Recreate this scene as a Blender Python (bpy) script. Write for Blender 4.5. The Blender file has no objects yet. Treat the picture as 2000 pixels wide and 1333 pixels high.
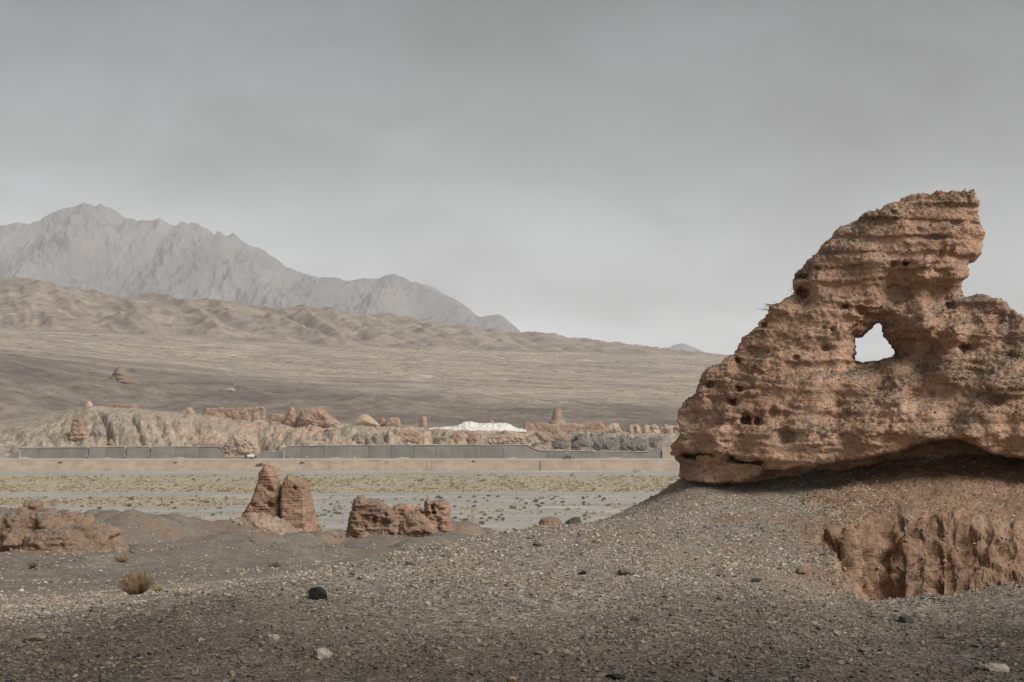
import bpy, math, random
import numpy as np
from mathutils import Vector

random.seed(7)
RNG = np.random.default_rng(11)
SC = bpy.context.scene
COL = SC.collection
R = math.radians

# ------------------------------------------------------------------ camera
F, YH = 2750.0, 740.0          # focal length and horizon row, in pixels of a 2000 px wide picture
cam_data = bpy.data.cameras.new('camera')
cam_data.sensor_width = 36.0
cam_data.lens = F / 2000.0 * 36.0
cam_data.shift_y = (YH - 666.5) / 2000.0
cam_data.clip_start = 0.1
cam_data.clip_end = 80000.0
cam = bpy.data.objects.new('camera', cam_data)
cam.location = (0, 0, 0)
cam.rotation_euler = (R(90), 0, 0)
COL.objects.link(cam)
SC.camera = cam

# ------------------------------------------------------------------ sky, sun, exposure
SUN_EL, SUN_AZ = 41.0, 128.0   # azimuth clockwise from the view direction (+Y)
world = bpy.data.worlds.new('World')
SC.world = world
world.use_nodes = True
wt = world.node_tree
wt.nodes.clear()
wl = wt.links


def wnode(kind, **kw):
    n = wt.nodes.new(kind)
    for k, v in kw.items():
        setattr(n, k, v)
    return n


w_out = wnode('ShaderNodeOutputWorld')
w_bg = wnode('ShaderNodeBackground')
w_bg.inputs['Strength'].default_value = 0.0625
w_sky = wnode('ShaderNodeTexSky', sky_type='NISHITA', sun_disc=False)
w_sky.sun_elevation = R(SUN_EL)
w_sky.sun_rotation = R(SUN_AZ)
w_sky.altitude = 1200
w_sky.air_density = 1.0
w_sky.dust_density = 3.0
w_sky.ozone_density = 1.0
w_hsv = wnode('ShaderNodeHueSaturation')
w_hsv.inputs['Saturation'].default_value = 0.10
w_tint = wnode('ShaderNodeMix', data_type='RGBA', blend_type='MULTIPLY')
w_tint.inputs[0].default_value = 1.0
w_tint.inputs[7].default_value = (0.985, 1.0, 1.005, 1)
w_cld = wnode('ShaderNodeMix', data_type='RGBA', blend_type='MULTIPLY')
w_cld.inputs[0].default_value = 1.0
w_co = wnode('ShaderNodeTexCoord')
w_sep = wnode('ShaderNodeSeparateXYZ')
w_addz = wnode('ShaderNodeMath', operation='ADD')
w_addz.inputs[1].default_value = 0.30
w_maxz = wnode('ShaderNodeMath', operation='MAXIMUM')
w_maxz.inputs[1].default_value = 0.02
w_dx = wnode('ShaderNodeMath', operation='DIVIDE')
w_dy = wnode('ShaderNodeMath', operation='DIVIDE')
w_cmb = wnode('ShaderNodeCombineXYZ')
w_n1 = wnode('ShaderNodeTexNoise')
w_n1.inputs['Scale'].default_value = 3.2
w_n1.inputs['Detail'].default_value = 7.0
w_n1.inputs['Roughness'].default_value = 0.55
w_n1.inputs['Distortion'].default_value = 0.5
w_mr = wnode('ShaderNodeMapRange')
w_mr.inputs['From Min'].default_value = 0.3
w_mr.inputs['From Max'].default_value = 0.7
w_mr.inputs['To Min'].default_value = 0.80
w_mr.inputs['To Max'].default_value = 1.12
# overcast deck: darker overhead than at the horizon, the same all the way round
w_ele = wnode('ShaderNodeValToRGB')
w_ele.color_ramp.elements[0].position = 0.0
w_ele.color_ramp.elements[0].color = (2.15, 2.17, 2.2, 1)
w_ele.color_ramp.elements[1].position = 0.26
w_ele.color_ramp.elements[1].color = (0.345, 0.35, 0.356, 1)
for _p, _c in ((0.05, 1.02), (0.15, 0.43)):
    _e = w_ele.color_ramp.elements.new(_p)
    _e.color = (_c, _c * 1.005, _c * 1.01, 1)
w_mul2 = wnode('ShaderNodeMix', data_type='RGBA', blend_type='MULTIPLY')
w_mul2.inputs[0].default_value = 1.0
wl.new(w_co.outputs['Generated'], w_sep.inputs[0])
wl.new(w_sep.outputs['Z'], w_maxz.inputs[0])
wl.new(w_maxz.outputs[0], w_addz.inputs[0])
wl.new(w_sep.outputs['X'], w_dx.inputs[0])
wl.new(w_addz.outputs[0], w_dx.inputs[1])
wl.new(w_sep.outputs['Y'], w_dy.inputs[0])
wl.new(w_addz.outputs[0], w_dy.inputs[1])
wl.new(w_dx.outputs[0], w_cmb.inputs[0])
wl.new(w_dy.outputs[0], w_cmb.inputs[1])
wl.new(w_cmb.outputs[0], w_n1.inputs['Vector'])
wl.new(w_n1.outputs['Fac'], w_mr.inputs['Value'])
wl.new(w_sky.outputs[0], w_hsv.inputs['Color'])
wl.new(w_hsv.outputs[0], w_tint.inputs[6])
wl.new(w_tint.outputs[2], w_cld.inputs[6])
wl.new(w_mr.outputs[0], w_cld.inputs[7])
wl.new(w_maxz.outputs[0], w_ele.inputs[0])
wl.new(w_cld.outputs[2], w_mul2.inputs[6])
wl.new(w_ele.outputs[0], w_mul2.inputs[7])
wl.new(w_mul2.outputs[2], w_bg.inputs['Color'])
wl.new(w_bg.outputs[0], w_out.inputs['Surface'])

sun_data = bpy.data.lights.new('sun', 'SUN')
sun_data.energy = 1.5
sun_data.angle = R(28)
sun_data.color = (1.0, 0.965, 0.915)
sun = bpy.data.objects.new('sun', sun_data)
_d = Vector((math.sin(R(SUN_AZ)) * math.cos(R(SUN_EL)), math.cos(R(SUN_AZ)) * math.cos(R(SUN_EL)), math.sin(R(SUN_EL))))
sun.rotation_euler = _d.to_track_quat('Z', 'Y').to_euler()
sun.location = _d * 60
COL.objects.link(sun)

vs = SC.view_settings
vs.view_transform = 'Standard'
vs.look = 'None'
vs.exposure = 1.36
vs.gamma = 1.0
vs.use_curve_mapping = False
SC.render.engine = 'CYCLES'
SC.cycles.use_denoising = True
SC.cycles.denoiser = 'OPENIMAGEDENOISE'
SC.cycles.denoising_prefilter = 'NONE'
SC.cycles.max_bounces = 6
SC.cycles.diffuse_bounces = 5
SC.cycles.use_adaptive_sampling = False
SC.cycles.volume_bounces = 2


# ------------------------------------------------------------------ numpy helpers
_perm = np.random.default_rng(3).permutation(256)
_perm = np.concatenate([_perm, _perm, _perm]).astype(np.int32)
_g = np.random.default_rng(5).normal(size=(256, 3))
_g = (_g / np.linalg.norm(_g, axis=1, keepdims=True)).astype(np.float32)


def perlin(x, y, z):
    x, y, z = np.broadcast_arrays(np.asarray(x, np.float32), np.asarray(y, np.float32), np.asarray(z, np.float32))
    xf, yf, zf = np.floor(x), np.floor(y), np.floor(z)
    xi, yi, zi = xf.astype(np.int32) & 255, yf.astype(np.int32) & 255, zf.astype(np.int32) & 255
    x, y, z = x - xf, y - yf, z - zf
    u, v, w = (t * t * t * (t * (t * 6 - 15) + 10) for t in (x, y, z))
    out = 0
    for dx in (0, 1):
        wx = u if dx else 1 - u
        a = _perm[xi + dx]
        for dy in (0, 1):
            wy = v if dy else 1 - v
            b = _perm[a + yi + dy]
            for dz in (0, 1):
                g = _g[_perm[b + zi + dz]]
                wz = w if dz else 1 - w
                out = out + wx * wy * wz * (g[..., 0] * (x - dx) + g[..., 1] * (y - dy) + g[..., 2] * (z - dz))
    return out * 1.5


def fbm(x, y, z, octs=4, gain=0.5, lac=2.03):
    s, a, f = 0, 1.0, 1.0
    for o in range(octs):
        s = s + a * perlin(x * f + 17.3 * o, y * f + 5.1 * o, z * f + 9.7 * o)
        a *= gain
        f *= lac
    return s


def ridged(x, y, z, octs=4, gain=0.5, lac=2.03):
    s, a, f = 0, 1.0, 1.0
    for o in range(octs):
        s = s + a * (1 - 2 * np.abs(perlin(x * f + 11.3 * o, y * f + 3.1 * o, z * f + 7.7 * o)))
        a *= gain
        f *= lac
    return s


def worley(x, y, z, seed=1):
    """distance to the nearest jittered lattice point, and a random value of that cell"""
    xi, yi, zi = np.floor(x).astype(np.int32), np.floor(y).astype(np.int32), np.floor(z).astype(np.int32)
    best = np.full(x.shape, 9.0, np.float32)
    rnd = np.zeros(x.shape, np.float32)
    for dx in (-1, 0, 1):
        for dy in (-1, 0, 1):
            for dz in (-1, 0, 1):
                cx, cy, cz = xi + dx, yi + dy, zi + dz
                h = _perm[_perm[_perm[(cx + seed) & 255] + (cy & 255)] + (cz & 255)]
                j = _g[h]
                d = (cx + .5 + j[..., 0] * .45 - x) ** 2 + (cy + .5 + j[..., 1] * .45 - y) ** 2 + (cz + .5 + j[..., 2] * .45 - z) ** 2
                m = d < best
                best = np.where(m, d, best)
                rnd = np.where(m, h / 255.0, rnd)
    return np.sqrt(best), rnd


def blocky(x, y, z, fx, fz, seed=0):
    """each fracture cell stands a little proud or sunk: -0.5..0.5"""
    wx = 0.35 * perlin(x * fx * 0.9, y * fx * 0.9, z * fz * 0.9 + seed)
    wz = 0.35 * perlin(x * fx * 0.9 + 9, y * fx * 0.9, z * fz * 0.9 + seed)
    d, r = worley(x * fx + wx, y * fx + wx, z * fz + wz, 1 + int(seed))
    return (r - 0.5) - 0.35 * sstep(0.45, 0.75, d)


def sstep(a, b, x):
    t = np.clip((x - a) / (b - a), 0, 1)
    return t * t * (3 - 2 * t)


def gauss1(a, s, axis):
    if s <= 0:
        return a
    r = int(3 * s) + 1
    k = np.exp(-0.5 * (np.arange(-r, r + 1) / s) ** 2)
    k /= k.sum()
    pad = [(0, 0)] * a.ndim
    pad[axis] = (r, r)
    b = np.pad(a, pad, mode='edge')
    return np.apply_along_axis(lambda v: np.convolve(v, k, mode='valid'), axis, b)


class Field:
    """height of a terrain, given as rows seen in the picture: {px: [(distance, py), ...]}"""

    def __init__(self, cols, y0, y1, log_drop=False, su=4, sv=3, nu=240, nv=300):
        self.v0, self.v1, self.log = math.log(y0), math.log(y1), log_drop
        pxs = np.array(sorted(cols))
        self.p0, self.p1 = float(pxs[0]), float(pxs[-1])
        gv = np.linspace(self.v0, self.v1, nv)
        gp = np.linspace(self.p0, self.p1, nu)
        tab = []
        for p in pxs:
            c = sorted(cols[p])
            yy = np.log([q[0] for q in c])
            pp = np.array([q[1] for q in c], float)
            if log_drop:
                pp = np.log((pp - YH) / F * np.exp(yy))
            tab.append(np.interp(gv, yy, pp))
        tab = np.array(tab)
        g = np.array([np.interp(gp, pxs, tab[:, j]) for j in range(nv)]).T
        self.g = gauss1(gauss1(g, su, 0), sv, 1)
        self.nu, self.nv = nu, nv

    def raw(self, x, y):
        px = np.clip(1000 + F * x / y, self.p0, self.p1)
        a = (px - self.p0) / (self.p1 - self.p0) * (self.nu - 1)
        b = np.clip((np.log(y) - self.v0) / (self.v1 - self.v0), 0, 1) * (self.nv - 1)
        i = np.clip(a.astype(int), 0, self.nu - 2)
        j = np.clip(b.astype(int), 0, self.nv - 2)
        fa, fb = a - i, b - j
        g = self.g
        return (g[i, j] * (1 - fa) * (1 - fb) + g[i + 1, j] * fa * (1 - fb) + g[i, j + 1] * (1 - fa) * fb + g[i + 1, j + 1] * fa * fb)

    def z(self, x, y):
        r = self.raw(x, y)
        if self.log:
            return -np.exp(r)
        return -(r - YH) / F * y


def pt(px, py, Y):
    return np.array([(px - 1000) / F * Y, Y, (YH - py) / F * Y])


# ------------------------------------------------------------------ object helpers
def tag(o, label=None, cat=None, group=None, kind=None):
    if cat and not kind:
        kind = 'thing'
    if label:
        o['label'] = label
    if cat:
        o['category'] = cat
    if group:
        o['group'] = group
    if kind:
        o['kind'] = kind
    return o


def mesh_np(name, V, Fc, mat=None, smooth=True, attrs=None):
    """V (n,3), Fc (m,3|4) or list of such arrays"""
    me = bpy.data.meshes.new(name)
    V = np.asarray(V, np.float32)
    Fs = Fc if isinstance(Fc, list) else [Fc]
    Fs = [np.asarray(f, np.int32) for f in Fs if len(f)]
    me.vertices.add(len(V))
    me.vertices.foreach_set('co', V.ravel())
    nl = sum(f.size for f in Fs)
    npoly = sum(len(f) for f in Fs)
    me.loops.add(nl)
    me.loops.foreach_set('vertex_index', np.concatenate([f.ravel() for f in Fs]))
    me.polygons.add(npoly)
    st, o = [], 0
    for f in Fs:
        st.append(o + np.arange(len(f)) * f.shape[1])
        o += f.size
    me.polygons.foreach_set('loop_start', np.concatenate(st).astype(np.int32))
    me.polygons.foreach_set('use_smooth', np.full(npoly, smooth, bool))
    for k, a in (attrs or {}).items():
        a = np.asarray(a, np.float32)
        if a.ndim == 2:
            at = me.attributes.new(k, 'FLOAT_COLOR', 'POINT')
            if a.shape[1] == 3:
                a = np.concatenate([a, np.ones((len(a), 1), np.float32)], 1)
            at.data.foreach_set('color', a.ravel())
        else:
            at = me.attributes.new(k, 'FLOAT', 'POINT')
            at.data.foreach_set('value', a)
    me.update(calc_edges=True)
    if mat:
        me.materials.append(mat)
    return me


def link(name, me, parent=None, loc=None):
    o = bpy.data.objects.new(name, me)
    COL.objects.link(o)
    if parent:
        o.parent = parent
    if loc is not None:
        o.location = loc
    return o


def empty(name, loc=(0, 0, 0)):
    o = bpy.data.objects.new(name, None)
    o.empty_display_size = 0.2
    o.location = loc
    COL.objects.link(o)
    return o


def vnormals(V, Q):
    n = np.cross(V[Q[:, 2]] - V[Q[:, 0]], V[Q[:, -1]] - V[Q[:, 1]])
    out = np.zeros_like(V)
    for c in range(3):
        for k in range(Q.shape[1]):
            out[:, c] += np.bincount(Q[:, k], n[:, c], len(V))
    return out / (np.linalg.norm(out, axis=1, keepdims=True) + 1e-9)


def grid_quads(nu, nv):
    i, j = np.meshgrid(np.arange(nu - 1), np.arange(nv - 1), indexing='ij')
    a = (i * nv + j).ravel()
    return np.stack([a, a + nv, a + nv + 1, a + 1], 1)


def surface_nets(V, org, h):
    S = V < 0
    c = sum(S[i:S.shape[0] - 1 + i, j:S.shape[1] - 1 + j, k:S.shape[2] - 1 + k].astype(np.int8) for i in (0, 1) for j in (0, 1) for k in (0, 1))
    act = (c > 0) & (c < 8)
    idx = np.full(act.shape, -1, np.int32)
    I, J, K = np.where(act)
    n = len(I)
    idx[act] = np.arange(n)
    P = np.zeros((n, 3), np.float32)
    cnt = np.zeros(n, np.float32)
    cor = [(i, j, k) for i in (0, 1) for j in (0, 1) for k in (0, 1)]
    vals = {q: V[I + q[0], J + q[1], K + q[2]] for q in cor}
    for a in cor:
        for ax in range(3):
            if a[ax] == 0:
                b = list(a)
                b[ax] = 1
                va, vb = vals[a], vals[tuple(b)]
                m = (va < 0) != (vb < 0)
                t = np.where(m, va / np.where(m, va - vb, 1), 0)
                q = np.array(a, np.float32)[None, :].repeat(n, 0)
                q[:, ax] += t
                P += q * m[:, None]
                cnt += m
    P = P / cnt[:, None] + np.stack([I, J, K], 1)
    quads = []
    for ax in range(3):
        b, cc = (ax + 1) % 3, (ax + 2) % 3
        sl0 = [slice(None)] * 3
        sl1 = [slice(None)] * 3
        sl0[ax] = slice(0, -1)
        sl1[ax] = slice(1, None)
        e = S[tuple(sl0)] != S[tuple(sl1)]
        ii = list(np.where(e))
        ok = (ii[b] > 0) & (ii[cc] > 0) & (ii[b] < S.shape[b] - 1) & (ii[cc] < S.shape[cc] - 1)
        ii = [q[ok] for q in ii]
        s0 = S[tuple(ii)]

        def cell(db, dc):
            q = [x.copy() for x in ii]
            q[b] = q[b] + db
            q[cc] = q[cc] + dc
            return idx[tuple(q)]
        q = np.stack([cell(-1, -1), cell(0, -1), cell(0, 0), cell(-1, 0)], 1)
        q[~s0] = q[~s0][:, ::-1]
        quads.append(q)
    return np.asarray(org, np.float32) + P * h, np.concatenate(quads)


def poly_sdf(px, pz, poly):
    """signed distance, negative inside"""
    poly = np.asarray(poly, np.float64)
    d = np.full(px.shape, 1e18)
    s = np.zeros(px.shape, bool)
    n = len(poly)
    for i in range(n):
        a, b = poly[i], poly[(i + 1) % n]
        e = b - a
        wx, wz = px - a[0], pz - a[1]
        t = np.clip((wx * e[0] + wz * e[1]) / (e @ e + 1e-12), 0, 1)
        d = np.minimum(d, (wx - e[0] * t) ** 2 + (wz - e[1] * t) ** 2)
        c = (a[1] > pz) != (b[1] > pz)
        with np.errstate(divide='ignore', invalid='ignore'):
            xx = a[0] + (pz - a[1]) / (e[1] if abs(e[1]) > 1e-12 else 1e-12) * e[0]
        s ^= c & (px < xx)
    d = np.sqrt(d)
    return np.where(s, -d, d)


def smax(a, b, k):
    h = np.clip(0.5 + 0.5 * (a - b) / k, 0, 1)
    return b + (a - b) * h + k * h * (1 - h)


# ------------------------------------------------------------------ materials
class NB:
    def __init__(self, name):
        self.m = bpy.data.materials.new(name)
        self.m.use_nodes = True
        self.t = self.m.node_tree
        self.bs = self.t.nodes['Principled BSDF']
        self.bs.inputs['Specular IOR Level'].default_value = 0.15
        self.bs.inputs['Roughness'].default_value = 0.95
        self._geo = None

    def n(self, kind, **kw):
        q = self.t.nodes.new(kind)
        for k, v in kw.items():
            setattr(q, k, v)
        return q

    def put(self, sock, v):
        if isinstance(v, bpy.types.NodeSocket):
            self.t.links.new(v, sock)
        elif isinstance(v, (tuple, list)) and len(v) == 3 and sock.type == 'RGBA':
            sock.default_value = (*v, 1)
        else:
            sock.default_value = v

    @property
    def geo(self):
        if not self._geo:
            self._geo = self.n('ShaderNodeNewGeometry')
        return self._geo

    def pos(self, sx=1, sy=1, sz=1):
        q = self.n('ShaderNodeMapping')
        self.t.links.new(self.geo.outputs['Position'], q.inputs['Vector'])
        q.inputs['Scale'].default_value = (sx, sy, sz)
        return q.outputs[0]

    def noise(self, scale, detail=4, rough=0.55, dist=0.0, vec=None):
        q = self.n('ShaderNodeTexNoise')
        self.t.links.new(vec or self.geo.outputs['Position'], q.inputs['Vector'])
        q.inputs['Scale'].default_value = scale
        q.inputs['Detail'].default_value = detail
        q.inputs['Roughness'].default_value = rough
        q.inputs['Distortion'].default_value = dist
        return q.outputs['Fac']

    def vor(self, scale, feature='F1', out='Distance', vec=None, rnd=1.0):
        q = self.n('ShaderNodeTexVoronoi', feature=feature)
        self.t.links.new(vec or self.geo.outputs['Position'], q.inputs['Vector'])
        q.inputs['Scale'].default_value = scale
        q.inputs['Randomness'].default_value = rnd
        return q.outputs[out]

    def ramp(self, fac, stops, interp='LINEAR'):
        q = self.n('ShaderNodeValToRGB')
        q.color_ramp.interpolation = interp
        el = q.color_ramp.elements
        while len(el) < len(stops):
            el.new(0.5)
        for e, (p, c) in zip(el, stops):
            e.position = p
            e.color = (*c, 1) if isinstance(c, (tuple, list)) else (c, c, c, 1)
        self.t.links.new(fac, q.inputs[0])
        return q.outputs[0]

    def mix(self, fac, a, b, mode='MIX'):
        q = self.n('ShaderNodeMix', data_type='RGBA', blend_type=mode)
        self.put(q.inputs[0], fac)
        self.put(q.inputs[6], a)
        self.put(q.inputs[7], b)
        return q.outputs[2]

    def math(self, op, a, b=0.0, clamp=False):
        q = self.n('ShaderNodeMath', operation=op, use_clamp=clamp)
        self.put(q.inputs[0], a)
        self.put(q.inputs[1], b)
        return q.outputs[0]

    def mr(self, v, a, b, c=0.0, d=1.0):
        q = self.n('ShaderNodeMapRange', interpolation_type='SMOOTHSTEP')
        self.put(q.inputs[0], v)
        for k, x in zip((1, 2, 3, 4), (a, b, c, d)):
            q.inputs[k].default_value = x
        return q.outputs[0]

    def attr(self, name, inst=False, fac=True):
        q = self.n('ShaderNodeAttribute', attribute_name=name)
        if inst:
            q.attribute_type = 'INSTANCER'
        return q.outputs['Fac'] if fac else q.outputs['Color']

    def nz(self):
        q = self.n('ShaderNodeSeparateXYZ')
        self.t.links.new(self.geo.outputs['Normal'], q.inputs[0])
        return q.outputs[2]

    def bump(self, h, strength=0.5, dist=0.02, nrm=None):
        q = self.n('ShaderNodeBump')
        q.inputs['Strength'].default_value = strength
        q.inputs['Distance'].default_value = dist
        self.put(q.inputs['Height'], h)
        if nrm:
            self.t.links.new(nrm, q.inputs['Normal'])
        return q.outputs[0]

    def done(self, col, nrm=None, rough=None):
        self.put(self.bs.inputs['Base Color'], col)
        if nrm:
            self.t.links.new(nrm, self.bs.inputs['Normal'])
        if rough is not None:
            self.put(self.bs.inputs['Roughness'], rough)
        return self.m


def plain(name, col, rough=0.8, var=0.15, scale=3.0, metal=0.0):
    b = NB(name)
    f = b.noise(scale, 4)
    c = b.mix(f, tuple(x * (1 - var) for x in col), tuple(min(1, x * (1 + var)) for x in col))
    b.bs.inputs['Metallic'].default_value = metal
    return b.done(c, None, rough)


GR_D, GR_M, GR_L = (0.085, 0.078, 0.070), (0.165, 0.150, 0.132), (0.30, 0.275, 0.24)


def clay_mat(name, base, dark, pale, s=1.0, gravel=True, strata=0.35, bump=0.6, g0=0.62, g1=0.86, patchy=0.55):
    """weathered rammed earth; s = features per metre"""
    b = NB(name)
    n1 = b.noise(0.9 * s, 5, 0.6)
    n2 = b.noise(5.0 * s, 6, 0.65)
    n3 = b.noise(22.0 * s, 4, 0.7)
    st = b.noise(1.0, 4, 0.6, vec=b.pos(0.35 * s, 0.35 * s, 6.5 * s))
    c = b.ramp(n1, [(0.30, dark), (0.50, base), (0.72, pale)])
    c = b.mix(b.mr(n2, 0.46, 0.70), c, tuple(x * 0.72 for x in base))
    c = b.mix(b.math('MULTIPLY', b.mr(n2, 0.46, 0.30), 0.7), c, pale)
    c = b.mix(b.math('MULTIPLY', b.mr(st, 0.40, 0.62), strata), c, tuple(x * 0.6 for x in base))
    pits = b.vor(16.0 * s)
    c = b.mix(b.math('MULTIPLY', b.mr(pits, 0.26, 0.10), b.mr(n2, 0.40, 0.62)), c, tuple(x * 0.35 for x in dark))
    c = b.mix(b.math('MULTIPLY', b.mr(n3, 0.56, 0.75), 0.5), c, tuple(x * 0.65 for x in dark))
    c = b.mix(b.math('MULTIPLY', b.mr(n3, 0.42, 0.28), 0.5), c, tuple(min(1, x * 1.25) for x in pale))
    if gravel:
        chips = b.vor(26.0 * s, out='Color', vec=b.pos(0.8, 0.8, 1.5))
        sep = b.n('ShaderNodeSeparateColor')
        b.t.links.new(chips, sep.inputs[0])
        gc = b.ramp(sep.outputs[0], [(0.0, (0.15, 0.120, 0.094)), (0.5, (0.235, 0.195, 0.155)), (0.95, (0.38, 0.325, 0.265))])
        up = b.math('ADD', b.nz(), b.math('MULTIPLY', b.math('SUBTRACT', n2, 0.5), 0.9))
        c = b.mix(b.mr(up, g0, g1), c, gc)
        patch = b.math('MULTIPLY', b.mr(b.noise(1.6 * s, 4, 0.6), 0.56, 0.68), b.mr(sep.outputs[1], 0.35, 0.6))
        patch = b.math('MAXIMUM', patch, b.math('MULTIPLY', b.attr('chips'), b.mr(sep.outputs[1], 0.10, 0.30, 0, 1.6)), True)
        c = b.mix(b.math('MULTIPLY', patch, patchy), c, gc)
    h = b.math('ADD', b.math('MULTIPLY', n2, 1.0), b.math('MULTIPLY', n3, 0.45))
    h = b.math('ADD', h, b.math('MULTIPLY', st, 0.8))
    h = b.math('ADD', h, b.math('MULTIPLY', b.mr(pits, 0.0, 0.3), 0.35))
    return b.done(c, b.bump(h, bump, 0.10 / s))


CLAY_B, CLAY_D, CLAY_P = (0.52, 0.322, 0.215), (0.39, 0.232, 0.148), (0.65, 0.44, 0.305)
M_HERO = clay_mat('rammed_earth_near', CLAY_B, CLAY_D, CLAY_P, 1.6, True, 0.18, 0.9, 0.66, 0.95, 0.4)
M_RUIN = clay_mat('rammed_earth_mid', (0.41, 0.262, 0.175), (0.27, 0.170, 0.112), (0.54, 0.375, 0.262), 0.6, True, 0.45, 0.8, 0.76, 1.0, 0.3)
M_RUIN2 = clay_mat('dark_rammed_earth', (0.34, 0.225, 0.155), (0.21, 0.142, 0.10), (0.47, 0.33, 0.235), 0.6, True, 0.4, 0.9, 0.68, 0.98, 0.55)
M_FAR = clay_mat('far_red_earth', (0.40, 0.27, 0.195), (0.29, 0.19, 0.14), (0.50, 0.36, 0.27), 0.09, False, 0.3, 0.6)
M_FARP = clay_mat('far_pale_earth', (0.46, 0.35, 0.26), (0.34, 0.25, 0.19), (0.58, 0.46, 0.35), 0.09, False, 0.2, 0.6)
M_FARG = clay_mat('far_grey_earth', (0.34, 0.285, 0.228), (0.22, 0.182, 0.146), (0.46, 0.385, 0.305), 0.09, False, 0.2, 0.7)
M_FARD = clay_mat('far_slate_earth', (0.215, 0.192, 0.168), (0.135, 0.122, 0.108), (0.31, 0.275, 0.235), 0.09, False, 0.2, 0.7)
M_SOIL = clay_mat('far_tan_soil', (0.47, 0.36, 0.25), (0.40, 0.30, 0.21), (0.55, 0.43, 0.31), 0.2, False, 0.0, 0.3)


def ground_mat():
    b = NB('gravel_ground')
    cells = b.vor(38.0, out='Color', vec=b.pos(0.85, 0.85, 1.0))
    sep = b.n('ShaderNodeSeparateColor')
    b.t.links.new(cells, sep.inputs[0])
    c1 = b.ramp(sep.outputs[0], [(0.0, (0.115, 0.099, 0.083)), (0.5, (0.21, 0.185, 0.156)), (0.85, (0.31, 0.275, 0.235)), (1.0, (0.48, 0.43, 0.37))])
    fine = b.noise(60, 3, 0.7)
    c1 = b.mix(b.mr(fine, 0.35, 0.65, 0.0, 0.4), c1, (0.15, 0.128, 0.105))
    # distant gravel: speckle too fine to see as chips
    fine2 = b.ramp(b.vor(11.0, out='Color'), [(0.15, 0.66), (0.6, 1.0), (0.95, 1.45)])
    c2 = b.ramp(b.noise(1.3, 8, 0.78), [(0.32, (0.165, 0.142, 0.117)), (0.55, (0.235, 0.206, 0.172)), (0.75, (0.34, 0.30, 0.25))])
    far = b.attr('far')
    c2 = b.mix(0.8, c2, b.mix(1.0, c2, fine2, 'MULTIPLY'))
    c1 = b.mix(b.attr('vignette_fade'), b.mix(1.0, c1, (0.42, 0.41, 0.40), 'MULTIPLY'), b.mix(1.0, c1, (1.35, 1.32, 1.28), 'MULTIPLY'))  # lens vignette painted into the near gravel colour
    c = b.mix(far, c1, c2)
    big = b.noise(0.45, 5, 0.6)
    c = b.mix(b.mr(big, 0.42, 0.62, 0.0, 0.45), c, b.mix(0.5, c, (0.23, 0.185, 0.145)))
    clay = b.math('MULTIPLY', b.attr('clay'), b.mr(b.noise(7.0, 5, 0.7), 0.30, 0.58))
    c = b.mix(clay, c, b.ramp(b.noise(3.0, 5, 0.65), [(0.3, (0.20, 0.135, 0.095)), (0.7, (0.36, 0.25, 0.175))]))
    h = b.math('ADD', b.math('MULTIPLY', b.vor(38.0), -0.7), b.math('MULTIPLY', b.noise(25, 5, 0.7), 0.9))
    nb = b.bump(h, 0.7, 0.03)
    h2 = b.noise(0.9, 6, 0.65)
    return b.done(c, b.bump(h2, 0.35, 0.25, nb))


M_GROUND = ground_mat()


def stone_mat():
    b = NB('slate_gravel')
    c = b.attr('tint', inst=True, fac=False)
    n = b.noise(40, 4, 0.65)
    c = b.mix(b.mr(n, 0.35, 0.7, 0.0, 0.5), c, b.mix(0.55, c, (0.16, 0.125, 0.095)))
    return b.done(c, b.bump(n, 0.5, 0.01), 0.85)


M_STONE_INST = stone_mat()


def rock_mat(name, col):
    b = NB(name)
    n = b.noise(30, 5, 0.65)
    n2 = b.noise(9, 4, 0.6)
    c = b.mix(b.mr(n, 0.35, 0.7), tuple(x * 0.72 for x in col), tuple(min(1, x * 1.2) for x in col))
    c = b.mix(b.mr(n2, 0.5, 0.72, 0, 0.5), c, tuple(0.5 * x + 0.5 * y for x, y in zip(col, (0.19, 0.14, 0.10))))
    return b.done(c, b.bump(n, 0.6, 0.012), 0.88)


def river_mat():
    b = NB('riverbed_gravel')
    wob = b.noise(1.0, 5, 0.6, vec=b.pos(0.004, 0.03, 1))
    wob2 = b.noise(1.0, 6, 0.65, vec=b.pos(0.012, 0.12, 1))
    belt = b.attr('belt')
    c = b.ramp(wob2, [(0.30, (0.30, 0.285, 0.255)), (0.5, (0.40, 0.38, 0.345)), (0.68, (0.52, 0.50, 0.46))])
    c = b.mix(b.mr(wob, 0.5, 0.62, 0, 0.5), c, (0.25, 0.228, 0.195))
    gr = b.ramp(b.noise(0.28, 6, 0.7), [(0.35, (0.33, 0.275, 0.185)), (0.5, (0.45, 0.37, 0.25)), (0.68, (0.52, 0.45, 0.345))])
    c = b.mix(b.mr(b.noise(1.0, 7, 0.72, vec=b.pos(0.02, 0.07, 1)), 0.48, 0.62, 0, 0.6), c, (0.37, 0.325, 0.262))
    c = b.mix(b.mr(b.noise(0.5, 4, 0.75), 0.5, 0.7, 0, 0.5), c, b.mix(1.0, c, (0.62, 0.6, 0.57), 'MULTIPLY'))
    m = b.math('MULTIPLY', belt, b.mr(b.noise(1.0, 5, 0.65, vec=b.pos(0.03, 0.09, 1)), 0.34, 0.56))
    c = b.mix(m, c, gr)
    return b.done(c, b.bump(b.noise(0.9, 5, 0.7), 0.5, 0.4))


M_RIVER = river_mat()


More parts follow.
